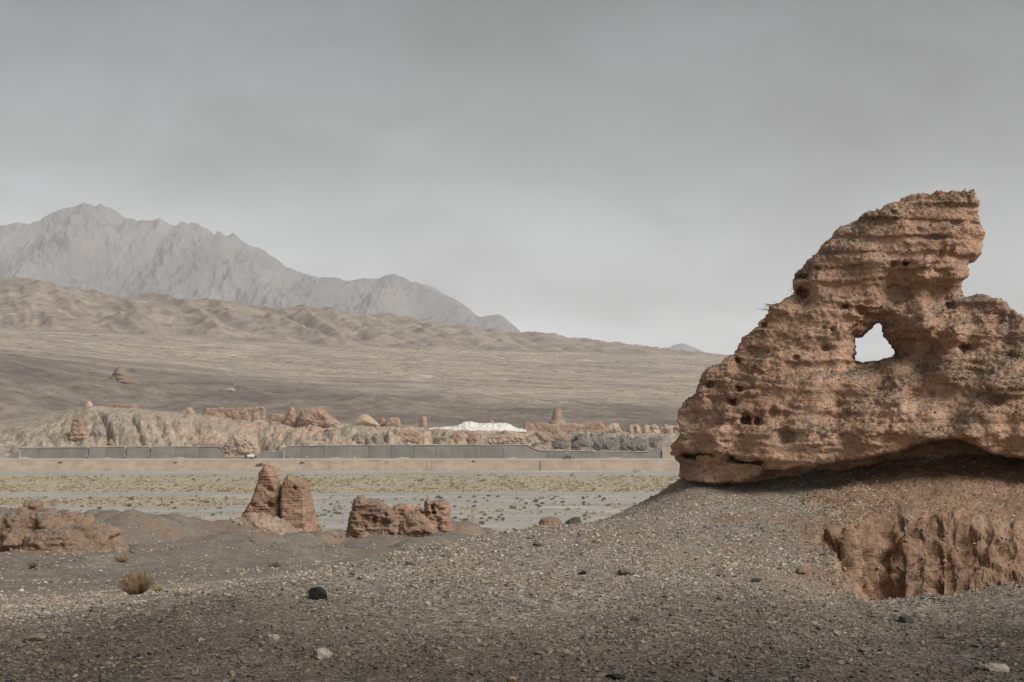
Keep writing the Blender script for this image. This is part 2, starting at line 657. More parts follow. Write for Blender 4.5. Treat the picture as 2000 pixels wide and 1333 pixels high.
def far_mat():
    b = NB('fan_gravel')
    sl = b.noise(1.0, 6, 0.62, vec=b.pos(0.008, 0.012, 0.02))
    sp = b.noise(0.06, 7, 0.72)
    tone = b.attr('tone', fac=False)
    c = b.mix(b.mr(sl, 0.36, 0.64), b.mix(1.0, tone, (0.82, 0.82, 0.83), 'MULTIPLY'), b.mix(1.0, tone, (1.24, 1.21, 1.15), 'MULTIPLY'))
    c = b.mix(b.mr(sp, 0.44, 0.62, 0, 0.75), c, b.mix(1.0, c, (0.66, 0.64, 0.62), 'MULTIPLY'))
    spk = b.noise(0.20, 3, 0.75)
    c = b.mix(b.mr(spk, 0.50, 0.66, 0, 0.42), c, b.mix(1.0, c, (0.62, 0.60, 0.57), 'MULTIPLY'))
    c = b.mix(b.mr(spk, 0.46, 0.32, 0, 0.42), c, b.mix(1.0, c, (1.35, 1.32, 1.27), 'MULTIPLY'))
    # dry scrub too far away to tell apart
    sc = b.math('MINIMUM', b.vor(0.11), b.math('MULTIPLY', b.vor(0.035), 1.25))
    scm = b.math('MULTIPLY', b.mr(sc, 0.34, 0.20), b.attr('scrub'))
    c = b.mix(scm, c, (0.13, 0.115, 0.075))
    return b.done(c, b.bump(b.math('ADD', sp, sl), 0.8, 5.0))


M_FAN = far_mat()


def mtn_mat():
    b = NB('mountain_rock')
    n = b.noise(0.0011, 8, 0.68)
    st = b.noise(1.0, 6, 0.65, vec=b.pos(0.0035, 0.0006, 0.0016))
    c = b.ramp(n, [(0.3, (0.17, 0.163, 0.168)), (0.5, (0.22, 0.205, 0.203)), (0.68, (0.30, 0.265, 0.25))])
    c = b.mix(b.mr(st, 0.44, 0.64, 0, 0.6), c, (0.35, 0.325, 0.30))
    st2 = b.noise(1.0, 7, 0.7, vec=b.pos(0.011, 0.0012, 0.0045))
    c = b.mix(b.mr(st2, 0.48, 0.34, 0, 0.4), c, (0.12, 0.115, 0.12))
    spk = b.noise(0.012, 5, 0.75)
    c = b.mix(b.mr(spk, 0.48, 0.66, 0, 0.35), c, b.mix(1.0, c, (0.66, 0.66, 0.68), 'MULTIPLY'))
    c = b.mix(b.mr(spk, 0.46, 0.32, 0, 0.5), c, b.mix(1.0, c, (1.3, 1.27, 1.22), 'MULTIPLY'))
    return b.done(c, b.bump(b.math('ADD', b.math('ADD', n, st), b.math('MULTIPLY', spk, 0.5)), 0.9, 70.0))


M_MTN = mtn_mat()


def conc_mat(name, col, stain=0.6):
    b = NB(name)
    n = b.noise(0.12, 6, 0.65)
    drip = b.noise(1.0, 5, 0.6, vec=b.pos(0.35, 0.02, 0.03))
    c = b.mix(b.mr(n, 0.3, 0.7), tuple(x * 0.82 for x in col), tuple(x * 1.15 for x in col))
    c = b.mix(b.mr(b.noise(1.0, 4, 0.6, vec=b.pos(1.1, 0.02, 0.12)), 0.56, 0.70, 0, stain), c, tuple(x * 0.5 for x in col))
    c = b.mix(b.mr(drip, 0.55, 0.72, 0, 0.6), c, tuple(x * y for x, y in zip(col, (1.25, 1.12, 0.95))))
    c = b.mix(b.mr(drip, 0.42, 0.30, 0, 0.5), c, tuple(x * 0.6 for x in col))
    return b.done(c, b.bump(b.noise(1.2, 4), 0.4, 0.1))


M_CONC = conc_mat('stained_concrete', (0.205, 0.192, 0.172))
M_CONC2 = conc_mat('darker_stained_concrete', (0.185, 0.174, 0.157))
M_COPE = plain('pale_coping', (0.38, 0.335, 0.275), 0.9, 0.2, 0.3)
M_BANK = conc_mat('tan_lining', (0.38, 0.300, 0.225), 0.15)
M_ROAD = plain('dusty_road', (0.46, 0.40, 0.325), 0.95, 0.18, 0.08)
M_GULLY = plain('shaded_gully_earth', (0.13, 0.115, 0.10), 0.95, 0.2, 0.4)
def tarp_mat():
    b = NB('white_sheeting')
    c = b.ramp(b.noise(0.25, 6, 0.7), [(0.34, (0.44, 0.39, 0.32)), (0.46, (0.72, 0.69, 0.64)), (0.7, (0.82, 0.79, 0.74))])
    return b.done(c, b.bump(b.noise(0.5, 5, 0.7), 0.8, 0.8), 0.7)


M_TARP = tarp_mat()

# ------------------------------------------------------------------ near ground: plateau, slopes down to the river
GC = {
    -600: [(2, 2900), (5, 1620), (7.2, 1345), (9.3, 1230), (14, 1195), (22, 1170), (35, 1125), (50, 1092), (70, 1050), (100, 1015), (130, 1003), (160, 1010), (240, 1240), (560, 1046)],
    0: [(2, 2900), (5, 1592), (7.2, 1335), (9.3, 1225), (13, 1195), (18, 1178), (24, 1158), (35, 1120), (48, 1094), (58, 1080), (75, 1040), (100, 1010), (125, 998), (160, 1010), (240, 1240), (560, 1046)],
    200: [(2, 2900), (5, 1592), (7.2, 1333), (9.5, 1198), (13, 1180), (18, 1170), (24, 1152), (35, 1118), (48, 1092), (58, 1078), (75, 1040), (100, 1010), (118, 1001), (150, 1020), (240, 1240), (560, 1046)],
    330: [(2, 2900), (5, 1592), (7.2, 1333), (10, 1165), (14, 1160), (20, 1152), (28, 1128), (40, 1100), (55, 1082), (75, 1060), (100, 1032), (118, 1022), (150, 1040), (240, 1240), (560, 1046)],
    460: [(2, 2900), (5, 1592), (7.2, 1333), (10.6, 1142), (15, 1146), (22, 1132), (30, 1114), (42, 1096), (60, 1078), (80, 1056), (104, 1030), (118, 1022), (150, 1045), (240, 1240), (560, 1046)],
    640: [(2, 2900), (5, 1592), (7.2, 1333), (11.5, 1112), (15, 1126), (22, 1120), (32, 1104), (44, 1092), (60, 1082), (80, 1072), (106, 1056), (120, 1046), (150, 1060), (240, 1240), (560, 1046)],
    850: [(2, 2900), (5, 1592), (7.2, 1333), (10, 1175), (13.8, 1055), (17, 1080), (24, 1088), (35, 1085), (50, 1078), (70, 1070), (90, 1062), (108, 1044), (118, 1034), (150, 1060), (240, 1240), (560, 1046)],
    930: [(2, 2900), (5, 1592), (7.2, 1333), (10, 1172), (14.8, 1041), (18, 1066), (25, 1085), (50, 1078), (80, 1066), (100, 1046), (114, 1032), (124, 1034), (150, 1070), (240, 1240), (560, 1046)],
    1050: [(2, 2900), (5, 1592), (7.2, 1333), (10, 1170), (13, 1075), (16, 1029), (20, 1056), (26, 1080), (60, 1080), (110, 1050), (150, 1070), (240, 1240), (560, 1046)],
    1200: [(2, 2900), (5, 1592), (7.2, 1333), (10, 1170), (12.5, 1085), (15.5, 1026), (18.5, 1010), (22, 1032), (28, 1070), (60, 1085), (110, 1060), (240, 1240), (560, 1046)],
    1270: [(2, 2900), (5, 1592), (7.2, 1333), (10, 1170), (12.5, 1085), (15.5, 1018), (18.6, 968), (22, 1010), (28, 1070), (60, 1085), (110, 1060), (240, 1240), (560, 1046)],
    1345: [(2, 2900), (5, 1592), (7.2, 1333), (10, 1170), (12.5, 1085), (15.5, 1012), (17.3, 968), (18.3, 932), (19.2, 918), (20.5, 930), (24, 1000), (30, 1060), (60, 1085), (110, 1060), (240, 1240), (560, 1046)],
    1500: [(2, 2900), (5, 1592), (7.2, 1330), (10, 1168), (12.3, 1088), (14.5, 1030), (16.5, 988), (17.8, 955), (18.4, 938), (19.5, 918), (22, 950), (26, 1010), (60, 1080), (110, 1060), (240, 1240), (560, 1046)],
    1650: [(2, 2900), (5, 1592), (7.2, 1330), (10, 1178), (10.8, 1172), (12.3, 1092), (14.3, 1030), (16.3, 985), (17.7, 945), (18.2, 935), (19.5, 925), (22, 950), (26, 1010), (60, 1080), (110, 1060), (240, 1240), (560, 1046)],
    1850: [(2, 2900), (5, 1580), (7.2, 1325), (9, 1228), (10.6, 1160), (12.3, 1092), (14.3, 1030), (16.3, 976), (17.4, 936), (18.2, 926), (19.5, 920), (22, 950), (26, 1010), (60, 1080), (110, 1060), (240, 1240), (560, 1046)],
    2000: [(2, 2900), (5, 1580), (7.2, 1320), (9, 1215), (10.5, 1145), (12.3, 1085), (14.3, 1025), (16.3, 976), (17.4, 936), (18.2, 926), (19.5, 920), (22, 950), (26, 1010), (60, 1080), (110, 1060), (240, 1240), (560, 1046)],
    2600: [(2, 2900), (5, 1580), (7.2, 1320), (9, 1210), (10.5, 1140), (12.3, 1080), (14.3, 1020), (16.3, 976), (17.4, 936), (18.2, 926), (19.5, 920), (22, 950), (26, 1010), (60, 1080), (110, 1060), (240, 1240), (560, 1046)],
}
GF = Field(GC, 2, 560, log_drop=True, su=3, sv=2.2, nu=320, nv=420)
PIT_L = np.array([(10.2, 1690), (10.9, 1672), (11.6, 1656), (12.6, 1634), (13.6, 1606), (14.4, 1592), (15.0, 1600), (15.6, 1650), (16.2, 1760), (17.0, 2000), (18, 2600)])


MOUNDS = [(300, 90, 0.8, 3.0, 5), (365, 70, 0.5, 2.2, 4), (500, 76, 0.6, 2.4, 4), (575, 90, 0.7, 2.2, 3.5), (690, 84, 0.6, 2.0, 4), (760, 92, 0.9, 2.6, 4), (868, 100, 0.7, 2.0, 4), (905, 112, 1.0, 1.8, 3),
          (210, 106, 0.25, 3.0, 5), (440, 94, 0.8, 3.0, 3), (130, 44, 0.25, 1.6, 3), (560, 52, 0.35, 2.0, 4), (330, 50, 0.3, 2.0, 3.5), (820, 74, 0.5, 2.0, 4)]


def pit_mask(x, y):
    px = 1000 + F * x / y
    left = np.interp(y, PIT_L[:, 0], PIT_L[:, 1]) + 20 * fbm(x * 2.6, y * 2.6, 3.3, 4, 0.6)
    front = 10.62 - 0.22 * np.clip((px - 1670) / 330, 0, 1.5) + 0.12 * perlin(x * 1.5, y * 0.3, 8.1)
    return sstep(2400, 2280, px) * sstep(-6, 20, px - left) * sstep(0.0, 0.16, y - front) * sstep(17.0, 16.6, y)


def talus(x, y):
    """earth crumbled from the wall, banked against its foot"""
    px = 1000 + F * x / y
    yw = 18.4 / (x / y * math.sin(R(14.4)) + math.cos(R(14.4)))
    a = np.interp(px, [1290, 1345, 1480, 1600, 1750, 1850, 2000, 2400], [0.0, 0.07, 0.12, 0.24, 0.36, 0.42, 0.38, 0.3])
    return a * np.exp(-((y - yw - 0.15) / 0.62) ** 2) * (1 + 0.35 * fbm(x * 1.6, y * 1.6, 0.3, 3))


def ground_z(x, y, pit=True):
    z = GF.z(x, y) + talus(x, y)
    nearw = sstep(40, 18, y)
    z = z + nearw * (0.050 * fbm(x * 0.8, y * 0.55, 1.7, 4) + 0.012 * fbm(x * 5, y * 5, 4.2, 3))
    midw = sstep(16, 45, y)
    z = z + midw * np.minimum(y, 140) * (0.0075 * fbm(x / 7, y / 10, 2.2, 5, 0.55) - 0.0075 * np.abs(perlin(x / 5, y / 8, 5.5)) + 0.0045 * perlin(x / 2.4, y / 4.5, 1.5))
    for bx, by, bh, bw, bl in MOUNDS:
        e2 = ((x - (bx - 1000) / F * by) / bw) ** 2 + ((y - by) / bl) ** 2
        z = z + bh * np.exp(-e2 ** 1.3)
    # scooped hollows in the lower slope
    for hx, hy, w, l, d in ((425, 64, 1.0, 2.2, 0.75), (470, 86, 3.0, 1.5, 0.5), (255, 100, 2.6, 2.0, 0.8)):
        cx = (hx - 1000) / F * hy
        e = np.sqrt(((x - cx) / w) ** 2 + ((y - hy) / l) ** 2)
        z = z - d * sstep(1.0, 0.55, e) * sstep(-1.0, 0.6, (y - hy) / l)
    if pit:
        z = z - 1.9 * pit_mask(x, y)
    return z


def v_samples(segs):
    out = []
    for a, b, n in segs:
        out.append(np.exp(np.linspace(math.log(a), math.log(b), n, endpoint=False)))
    return np.concatenate(out + [np.array([segs[-1][1]])])


gu = np.concatenate([np.linspace(-0.95, -0.40, 8, endpoint=False), np.linspace(-0.40, 0.40, 440, endpoint=False), np.linspace(0.40, 0.95, 9)])
gy = v_samples([(2.2, 6.5, 14), (6.5, 26, 250), (26, 140, 190), (140, 545, 24)])
U, Yg = np.meshgrid(gu, gy, indexing='ij')
Xg = U * Yg
Zg = ground_z(Xg, Yg)
px_g = 1000 + F * U
clay = 0.55 * sstep(0.1, 0.55, fbm(Xg / 1.3, Yg / 2.0, 6.6, 4)) * sstep(22, 14, Yg) * sstep(8.5, 11, Yg) * sstep(1000, 1300, px_g)
for cx, cy, rx, ry, s in ((1440, 15.4, 0.55, 0.35, 1.0), (1550, 15.2, 0.5, 0.3, 0.9), (1600, 14.9, 0.4, 0.4, 1.0), (1480, 13.0, 0.4, 0.3, 0.6), (1370, 12.0, 0.5, 0.25, 0.6), (1640, 11.7, 0.35, 0.6, 0.9), (1590, 13.0, 0.35, 0.6, 0.8)):
    clay = np.maximum(clay, s * sstep(1.2, 0.3, np.hypot((Xg - (cx - 1000) / F * cy) / rx, (Yg - cy) / ry)))
clay = np.maximum(clay, sstep(19.2, 18.2, np.abs(Yg - 18.8) + 18) * sstep(1290, 1340, px_g) * 0.9)
clay = np.maximum(clay, sstep(0.0, 0.5, fbm(Xg / 4, Yg / 6, 1.6, 4)) * sstep(40, 65, Yg) * 0.85)
gz_y = np.gradient(Zg, axis=1) / np.gradient(Yg, axis=1)
clay = np.maximum(clay, sstep(0.12, 0.4, gz_y) * sstep(28, 45, Yg))
for cx, cy, rx, ry in ((545, 103, 7.0, 6), (650, 103, 4, 4), (740, 104, 6, 5), (855, 106, 5, 4), (110, 55, 5.5, 3.2), (700, 96, 3.5, 4), (480, 90, 3, 3), (420, 62, 2.2, 2)):
    clay = np.maximum(clay, sstep(1.25, 0.35, np.hypot((Xg - (cx - 1000) / F * cy) / rx, (Yg - cy) / ry) + 0.5 * fbm(Xg / 2.5, Yg / 3, 8.8, 3)))
lipd = np.abs(Xg - (np.interp(Yg, PIT_L[:, 0], PIT_L[:, 1]) - 1000) / F * Yg) + 0.22 * fbm(Xg * 1.8, Yg * 1.8, 6.1, 4, 0.6)
clay = np.maximum(clay, sstep(0.48, 0.06, lipd) * sstep(10.6, 11.2, Yg) * sstep(16, 15, Yg))
clay = np.maximum(clay, pit_mask(Xg, Yg))
farw = sstep(13, 30, Yg)
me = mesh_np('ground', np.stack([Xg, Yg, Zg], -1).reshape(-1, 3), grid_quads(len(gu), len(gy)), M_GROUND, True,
             {'clay': clay.ravel(), 'far': farw.ravel(), 'vignette_fade': (sstep(7.2, 11.5, Yg + 0.9 * fbm(Xg * 0.6, Yg * 0.6, 0.4, 3))).ravel()})  # last mask: painted vignette, dark in front, lifting with distance
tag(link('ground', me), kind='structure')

# the same country outside the picture
ang = np.linspace(R(43.2), R(360 - 43.2), 90)
rad = np.array([0.3, 2, 6, 12, 25, 60, 120, 250, 500, 900, 1400, 2600, 5000, 9000])
A2, R2 = np.meshgrid(ang, rad, indexing='ij')
Z2 = np.interp(R2, [0, 15, 40, 250, 20000], [-1.75, -1.95, -5, -60.5, -60.5]) + 0.02 * np.minimum(R2, 60) * perlin(R2 * np.sin(A2) / 40, R2 * np.cos(A2) / 40, 0.5)
me = mesh_np('terrain', np.stack([R2 * np.sin(A2), R2 * np.cos(A2), Z2], -1).reshape(-1, 3), grid_quads(len(ang), len(rad))[:, ::-1], M_GROUND, True,
             {'clay': np.zeros(A2.size), 'far': np.ones(A2.size), 'vignette_fade': np.ones(A2.size)})
tag(link('terrain', me), kind='structure')

# ------------------------------------------------------------------ earth bank behind the pit
bu = np.concatenate([np.linspace(1572, 2030, 300, endpoint=False), np.linspace(2030, 2420, 40)])
prof_n = 200
prof = []
for p in bu:
    k = np.clip((p - 1590) / 120, 0, 1)
    w = 0.16 * perlin(p / 60.0, 0.3, 0.7)
    lipY = 14.35 + 0.75 * k + w
    lipz = float(GF.z(np.array([(p - 1000) / F * lipY]), np.array([lipY]))[0]) + 0.02
    bulge = 0.38 * np.exp(-((p - 1655) / 42.0) ** 2) + 0.10 * perlin(p / 33.0, 4.3, 0.2)
    lipY = lipY - bulge
    steep = 0.20 + 0.42 * np.clip((p - 1690) / 150, 0, 1)
    y1 = np.array([18.9, 17.9, 17.4, lipY + 1.0, lipY + 0.25, lipY, lipY - 0.12 - 0.1 * steep, lipY - 0.2 - 0.55 * steep, lipY - 0.3 - 1.0 * steep, lipY - 0.45 - 1.3 * steep])
    zz = [float(GF.z(np.array([(p - 1000) / F * q]), np.array([q]))[0] + talus(np.array([(p - 1000) / F * q]), np.array([q]))[0]) for q in y1[:5]]
    off = 0.045 * np.clip((p - 1650) / 120, -0.6, 1)
    z1 = np.array([zz[0] + off, zz[1] + off, zz[2] + off, zz[3] + off, zz[4] + off, lipz - 0.02, lipz - 0.16, lipz - 0.55, lipz - 0.95, lipz - 1.5])
    L = np.concatenate([[0], np.cumsum(np.hypot(np.diff(y1), np.diff(z1)))])
    s = np.linspace(0, L[-1], prof_n)
    yy = gauss1(np.interp(s, L, y1), 3.0, 0)
    zz2 = gauss1(np.interp(s, L, z1), 3.0, 0)
    prof.append(np.stack([(p - 1000) / F * yy, yy, zz2], -1))
BV = np.array(prof, np.float32).reshape(-1, 3)
BQ = grid_quads(len(bu), prof_n)
bn = vnormals(BV, BQ)
if bn[:, 2].mean() < 0:
    BQ = BQ[:, ::-1]
    bn = -bn
x, y, z = BV.T
face = sstep(0.9, 0.55, bn[:, 2])
d = 0.13 * fbm(x * 1.6, y * 1.6, z * 1.0, 4) * (0.25 + face) + 0.03 * fbm(x * 7, y * 7, z * 7, 3) * (0.2 + face)
d += 0.09 * blocky(x, y, z, 2.6, 1.8, 3) * (0.15 + face) + 0.04 * blocky(x, y, z, 7, 6, 4) * (0.3 + face) + 0.018 * blocky(x, y, z, 16, 16, 6)
d -= face * (0.07 + 0.15 * sstep(1760, 1700, 1000 + F * x / y)) * np.maximum(0, ridged(x * 1.5 + z * 0.75, y * 0.5, z * 0.3, 3) - 0.75)
BV = BV + bn * d[:, None]
M_BANKE = clay_mat('earth_bank_clay', (0.35, 0.222, 0.145), (0.235, 0.147, 0.095), (0.46, 0.31, 0.21), 1.7, True, 0.15, 0.9, 0.97, 1.3, 0.6)
o = link('earth_bank', mesh_np('earth_bank', BV, BQ, M_BANKE))
tag(o, kind='structure')

# ------------------------------------------------------------------ riverbed
ru = np.concatenate([np.linspace(-0.95, -0.40, 6, endpoint=False), np.linspace(-0.40, 0.40, 300, endpoint=False), np.linspace(0.40, 0.95, 6)])
ry = v_samples([(380, 930, 170)])
U, Yr = np.meshgrid(ru, ry, indexing='ij')
Xr = U * Yr


def river_z(x, y):
    return -60.0 + 0.28 * fbm(x / 60, y / 9, 3.1, 4) + 0.35 * perlin(x / 200, y / 40, 1.1)


def belt_mask(x, y):
    px = 1000 + F * x / y
    py = YH + 60 * F / y + 3.0 * fbm(x / 70, y / 60, 7.7, 3)
    a = sstep(926, 933, py) * sstep(964, 959, py)
    b = sstep(970, 974, py) * sstep(991, 984, py) * sstep(640, 380, px) * 0.9
    c = 0.35 * sstep(990, 996, py) * sstep(0.15, 0.6, fbm(x / 60, y / 25, 2.4, 3))
    return np.clip(np.maximum(np.maximum(a, b), c), 0, 1)


me = mesh_np('riverbed', np.stack([Xr, Yr, river_z(Xr, Yr)], -1).reshape(-1, 3), grid_quads(len(ru), len(ry)), M_RIVER, True, {'belt': belt_mask(Xr, Yr).ravel()})
tag(link('riverbed', me), kind='structure')

# ------------------------------------------------------------------ embankment, road
eu = np.linspace(-0.95, 0.95, 1000)
ROADZ = -53.85
prof = [(912, -60.6), (915.5, -60.0), (917, -59.6), (922, -56.6), (926.2, ROADZ + 0.05), (927.5, ROADZ)]
V = []
for u_ in eu:
    for (yy, zz) in prof:
        xx = u_ * 917
        V.append((xx, yy + 0.8 * perlin(xx / 30, 0.2, yy / 9), zz + 0.35 * fbm(xx / 12, yy / 3, 0.4, 3)))
me = mesh_np('embankment', np.array(V), grid_quads(len(eu), len(prof)), M_BANK)
tag(link('embankment', me), kind='structure')
ty = np.linspace(927, 962, 6)
U, T = np.meshgrid(eu, ty, indexing='ij')
me = mesh_np('road', np.stack([U * 917, T, ROADZ + 0.02 + 0.06 * perlin(U * 917 / 9, T / 3, 0.1)], -1).reshape(-1, 3), grid_quads(len(eu), len(ty)), M_ROAD)
tag(link('road', me), kind='structure')

# ------------------------------------------------------------------ terrace of eroded earth behind the concrete walls
TC = {
    -700: [(950, 905), (956, 900), (965, 885), (990, 862), (1030, 842), (1070, 832), (1120, 840)],
    0: [(950, 905), (956, 899), (965, 884), (990, 858), (1030, 833), (1070, 822), (1120, 835)],
    60: [(950, 905), (957, 880), (970, 866), (990, 842), (1030, 818), (1060, 812), (1120, 830)],
    110: [(950, 905), (958, 873), (970, 855), (990, 830), (1030, 806), (1050, 803), (1120, 830)],
    150: [(950, 905), (958, 873), (966, 860), (980, 838), (1005, 804), (1025, 797), (1050, 802), (1120, 830)],
    180: [(950, 905), (958, 873), (964, 862), (972, 845), (985, 815), (1005, 790), (1025, 792), (1050, 800), (1120, 830)],
    215: [(950, 905), (958, 873), (963, 862), (968, 838), (975, 820), (985, 811), (1000, 802), (1025, 795), (1120, 830)],
    270: [(950, 905), (958, 873), (963, 864), (969, 838), (978, 820), (985, 811), (1000, 803), (1025, 797), (1120, 830)],
    310: [(950, 905), (958, 873), (963, 866), (975, 848), (990, 820), (1000, 810), (1025, 803), (1120, 830)],
    360: [(950, 905), (958, 873), (966, 862), (982, 845), (998, 818), (1010, 808), (1030, 805), (1120, 830)],
    420: [(950, 905), (958, 873), (964, 864), (980, 850), (998, 826), (1008, 815), (1030, 812), (1120, 830)],
    450: [(950, 905), (958, 893), (966, 880), (978, 858), (995, 832), (1008, 820), (1030, 815), (1120, 830)],
    500: [(950, 905), (958, 896), (970, 886), (985, 862), (1000, 835), (1010, 822), (1030, 818), (1120, 830)],
    545: [(950, 905), (958, 886), (970, 872), (985, 850), (1000, 832), (1012, 824), (1030, 820), (1120, 832)],
    600: [(950, 905), (958, 872), (966, 864), (980, 848), (996, 834), (1012, 828), (1030, 824), (1120, 836)],
    660: [(950, 905), (958, 871), (962, 866), (967, 848), (975, 838), (995, 831), (1015, 828), (1120, 838)],
    800: [(950, 905), (958, 870), (961, 867), (965, 849), (970, 843), (990, 838), (1015, 834), (1120, 842)],
    930: [(950, 905), (958, 870), (961, 867), (965, 850), (970, 846), (990, 843), (1015, 840), (1120, 846)],
    1040: [(950, 905), (958, 875), (961, 870), (966, 854), (972, 849), (990, 846), (1015, 843), (1120, 848)],
    1120: [(950, 905), (958, 882), (962, 878), (968, 858), (976, 850), (995, 846), (1015, 844), (1120, 848)],
    1240: [(950, 905), (958, 884), (963, 880), (970, 862), (980, 853), (1000, 847), (1015, 845), (1120, 848)],
    1330: [(950, 905), (958, 876), (964, 872), (972, 862), (985, 854), (1000, 849), (1015, 846), (1120, 848)],
    2600: [(950, 905), (958, 876), (964, 872), (972, 862), (985, 854), (1000, 849), (1015, 846), (1120, 848)],
}
TF = Field(TC, 950, 1120, su=2, sv=2, nu=560, nv=260)


def terr_z(x, y):
    w = sstep(955, 962, y) * sstep(1035, 1005, y)
    g = ridged((x + 0.3 * y) / 15, 0.4, y / 60, 4, 0.6) - 0.5
    ppx = 1000 + F * x / y + 0.8 * (y - 975)
    cl = 0
    for cp, cw, cd in ((208, 5, 9), (268, 6, 10), (236, 14, -3), (312, 7, 4), (345, 6, 5), (388, 8, 5), (455, 10, 6), (512, 14, 8), (700, 5, 6), (742, 4, 6), (838, 7, 6), (880, 4, 5), (908, 4, 4), (1074, 4, 6), (1116, 5, 6), (1154, 4, 5), (1206, 5, 5), (95, 9, 4), (40, 10, 4)):
        cl = cl - cd * np.exp(-((ppx - cp) / cw) ** 2)
    gm = 0.25 + 1.1 * sstep(-0.25, 0.5, perlin(x / 38, y / 60, 7.7)) * np.interp(1000 + F * x / y, [60, 170, 1200, 1300], [0.3, 1, 1, 0.5])
    yw = y + w * (gm * (2.6 * g + 2.0 * perlin(x / 5.5, y / 20, 2.0)) + cl * sstep(1004, 985, y))
    z = TF.z(x, np.clip(yw, 951, 1119)) * (y / np.clip(yw, 951, 1119))
    wb = w * (0.12 + 0.88 * sstep(1002, 982, y))
    z = z + wb * 4.2 * blocky(x, y, y * 0 + 3.0, 0.085, 0.3, 3) + wb * 1.3 * blocky(x, y, y * 0 + 3.0, 0.3, 0.3, 6)
    return z + w * (1.3 * fbm(x / 9, y / 9, 1.0, 4) - 1.2 * np.maximum(0, ridged((x - 0.4 * y) / 11, y / 30, 5.0, 2) - 0.7)) + 0.3 * fbm(x / 5, y / 5, 3.0, 3)


tu = np.concatenate([np.linspace(-0.95, -0.38, 12, endpoint=False), np.linspace(-0.38, 0.14, 820, endpoint=False), np.linspace(0.14, 0.95, 30)])
tyy = np.concatenate([np.linspace(953, 1000, 95, endpoint=False), np.linspace(1000, 1118, 50)])
U, Yt = np.meshgrid(tu, tyy, indexing='ij')
Xt = U * Yt
Zt = terr_z(Xt, Yt)
pxt = 1000 + F * U
zy = np.gradient(Zt, axis=1) / np.gradient(Yt, axis=1)
red = sstep(-0.35, 0.25, fbm(Xt / 26, Yt / 30, Zt / 8, 4)) * (0.25 + 0.75 * sstep(290, 420, pxt)) * sstep(1130, 1050, pxt) * sstep(120, 180, pxt)
red = np.maximum(red, 0.8 * sstep(430, 450, pxt) * sstep(515, 495, pxt) * sstep(990, 970, Yt))


slate = sstep(1045, 1090, pxt + 30 * fbm(Xt / 12, Yt / 12, 2.0, 3)) * sstep(1330, 1270, pxt) * sstep(992, 980, Yt)


def terr_mat():
    b = NB('terrace_earth')
    n = b.noise(0.16, 7, 0.68)
    gr = b.ramp(n, [(0.28, (0.20, 0.165, 0.13)), (0.48, (0.36, 0.300, 0.235)), (0.7, (0.52, 0.43, 0.335))])
    rd = b.ramp(n, [(0.3, (0.35, 0.23, 0.162)), (0.5, (0.48, 0.335, 0.245)), (0.72, (0.62, 0.475, 0.355))])
    m = b.math('MULTIPLY', b.attr('red'), b.mr(b.noise(0.08, 6, 0.65), 0.36, 0.58))
    c = b.mix(m, gr, rd)
    c = b.mix(b.math('MULTIPLY', b.attr('slate'), 0.85), c, b.ramp(n, [(0.3, (0.135, 0.122, 0.108)), (0.5, (0.205, 0.186, 0.163)), (0.7, (0.30, 0.268, 0.23))]))
    spk = b.noise(0.55, 4, 0.72)
    c = b.mix(b.mr(spk, 0.50, 0.68, 0, 0.6), c, b.mix(1.0, c, (0.58, 0.55, 0.52), 'MULTIPLY'))
    c = b.mix(b.mr(spk, 0.45, 0.30, 0, 0.5), c, b.mix(1.0, c, (1.35, 1.3, 1.24), 'MULTIPLY'))
    up = b.nz()
    c = b.mix(b.mr(up, 0.9, 0.98, 0, 0.45), c, (0.40, 0.345, 0.28))
    return b.done(c, b.bump(b.math('ADD', n, b.noise(0.7, 5, 0.7)), 0.9, 1.2))


me = mesh_np('terrace', np.stack([Xt, Yt, Zt], -1).reshape(-1, 3), grid_quads(len(tu), len(tyy)), terr_mat(), True, {'red': red.ravel(), 'slate': slate.ravel()})
tag(link('terrace', me), kind='structure')

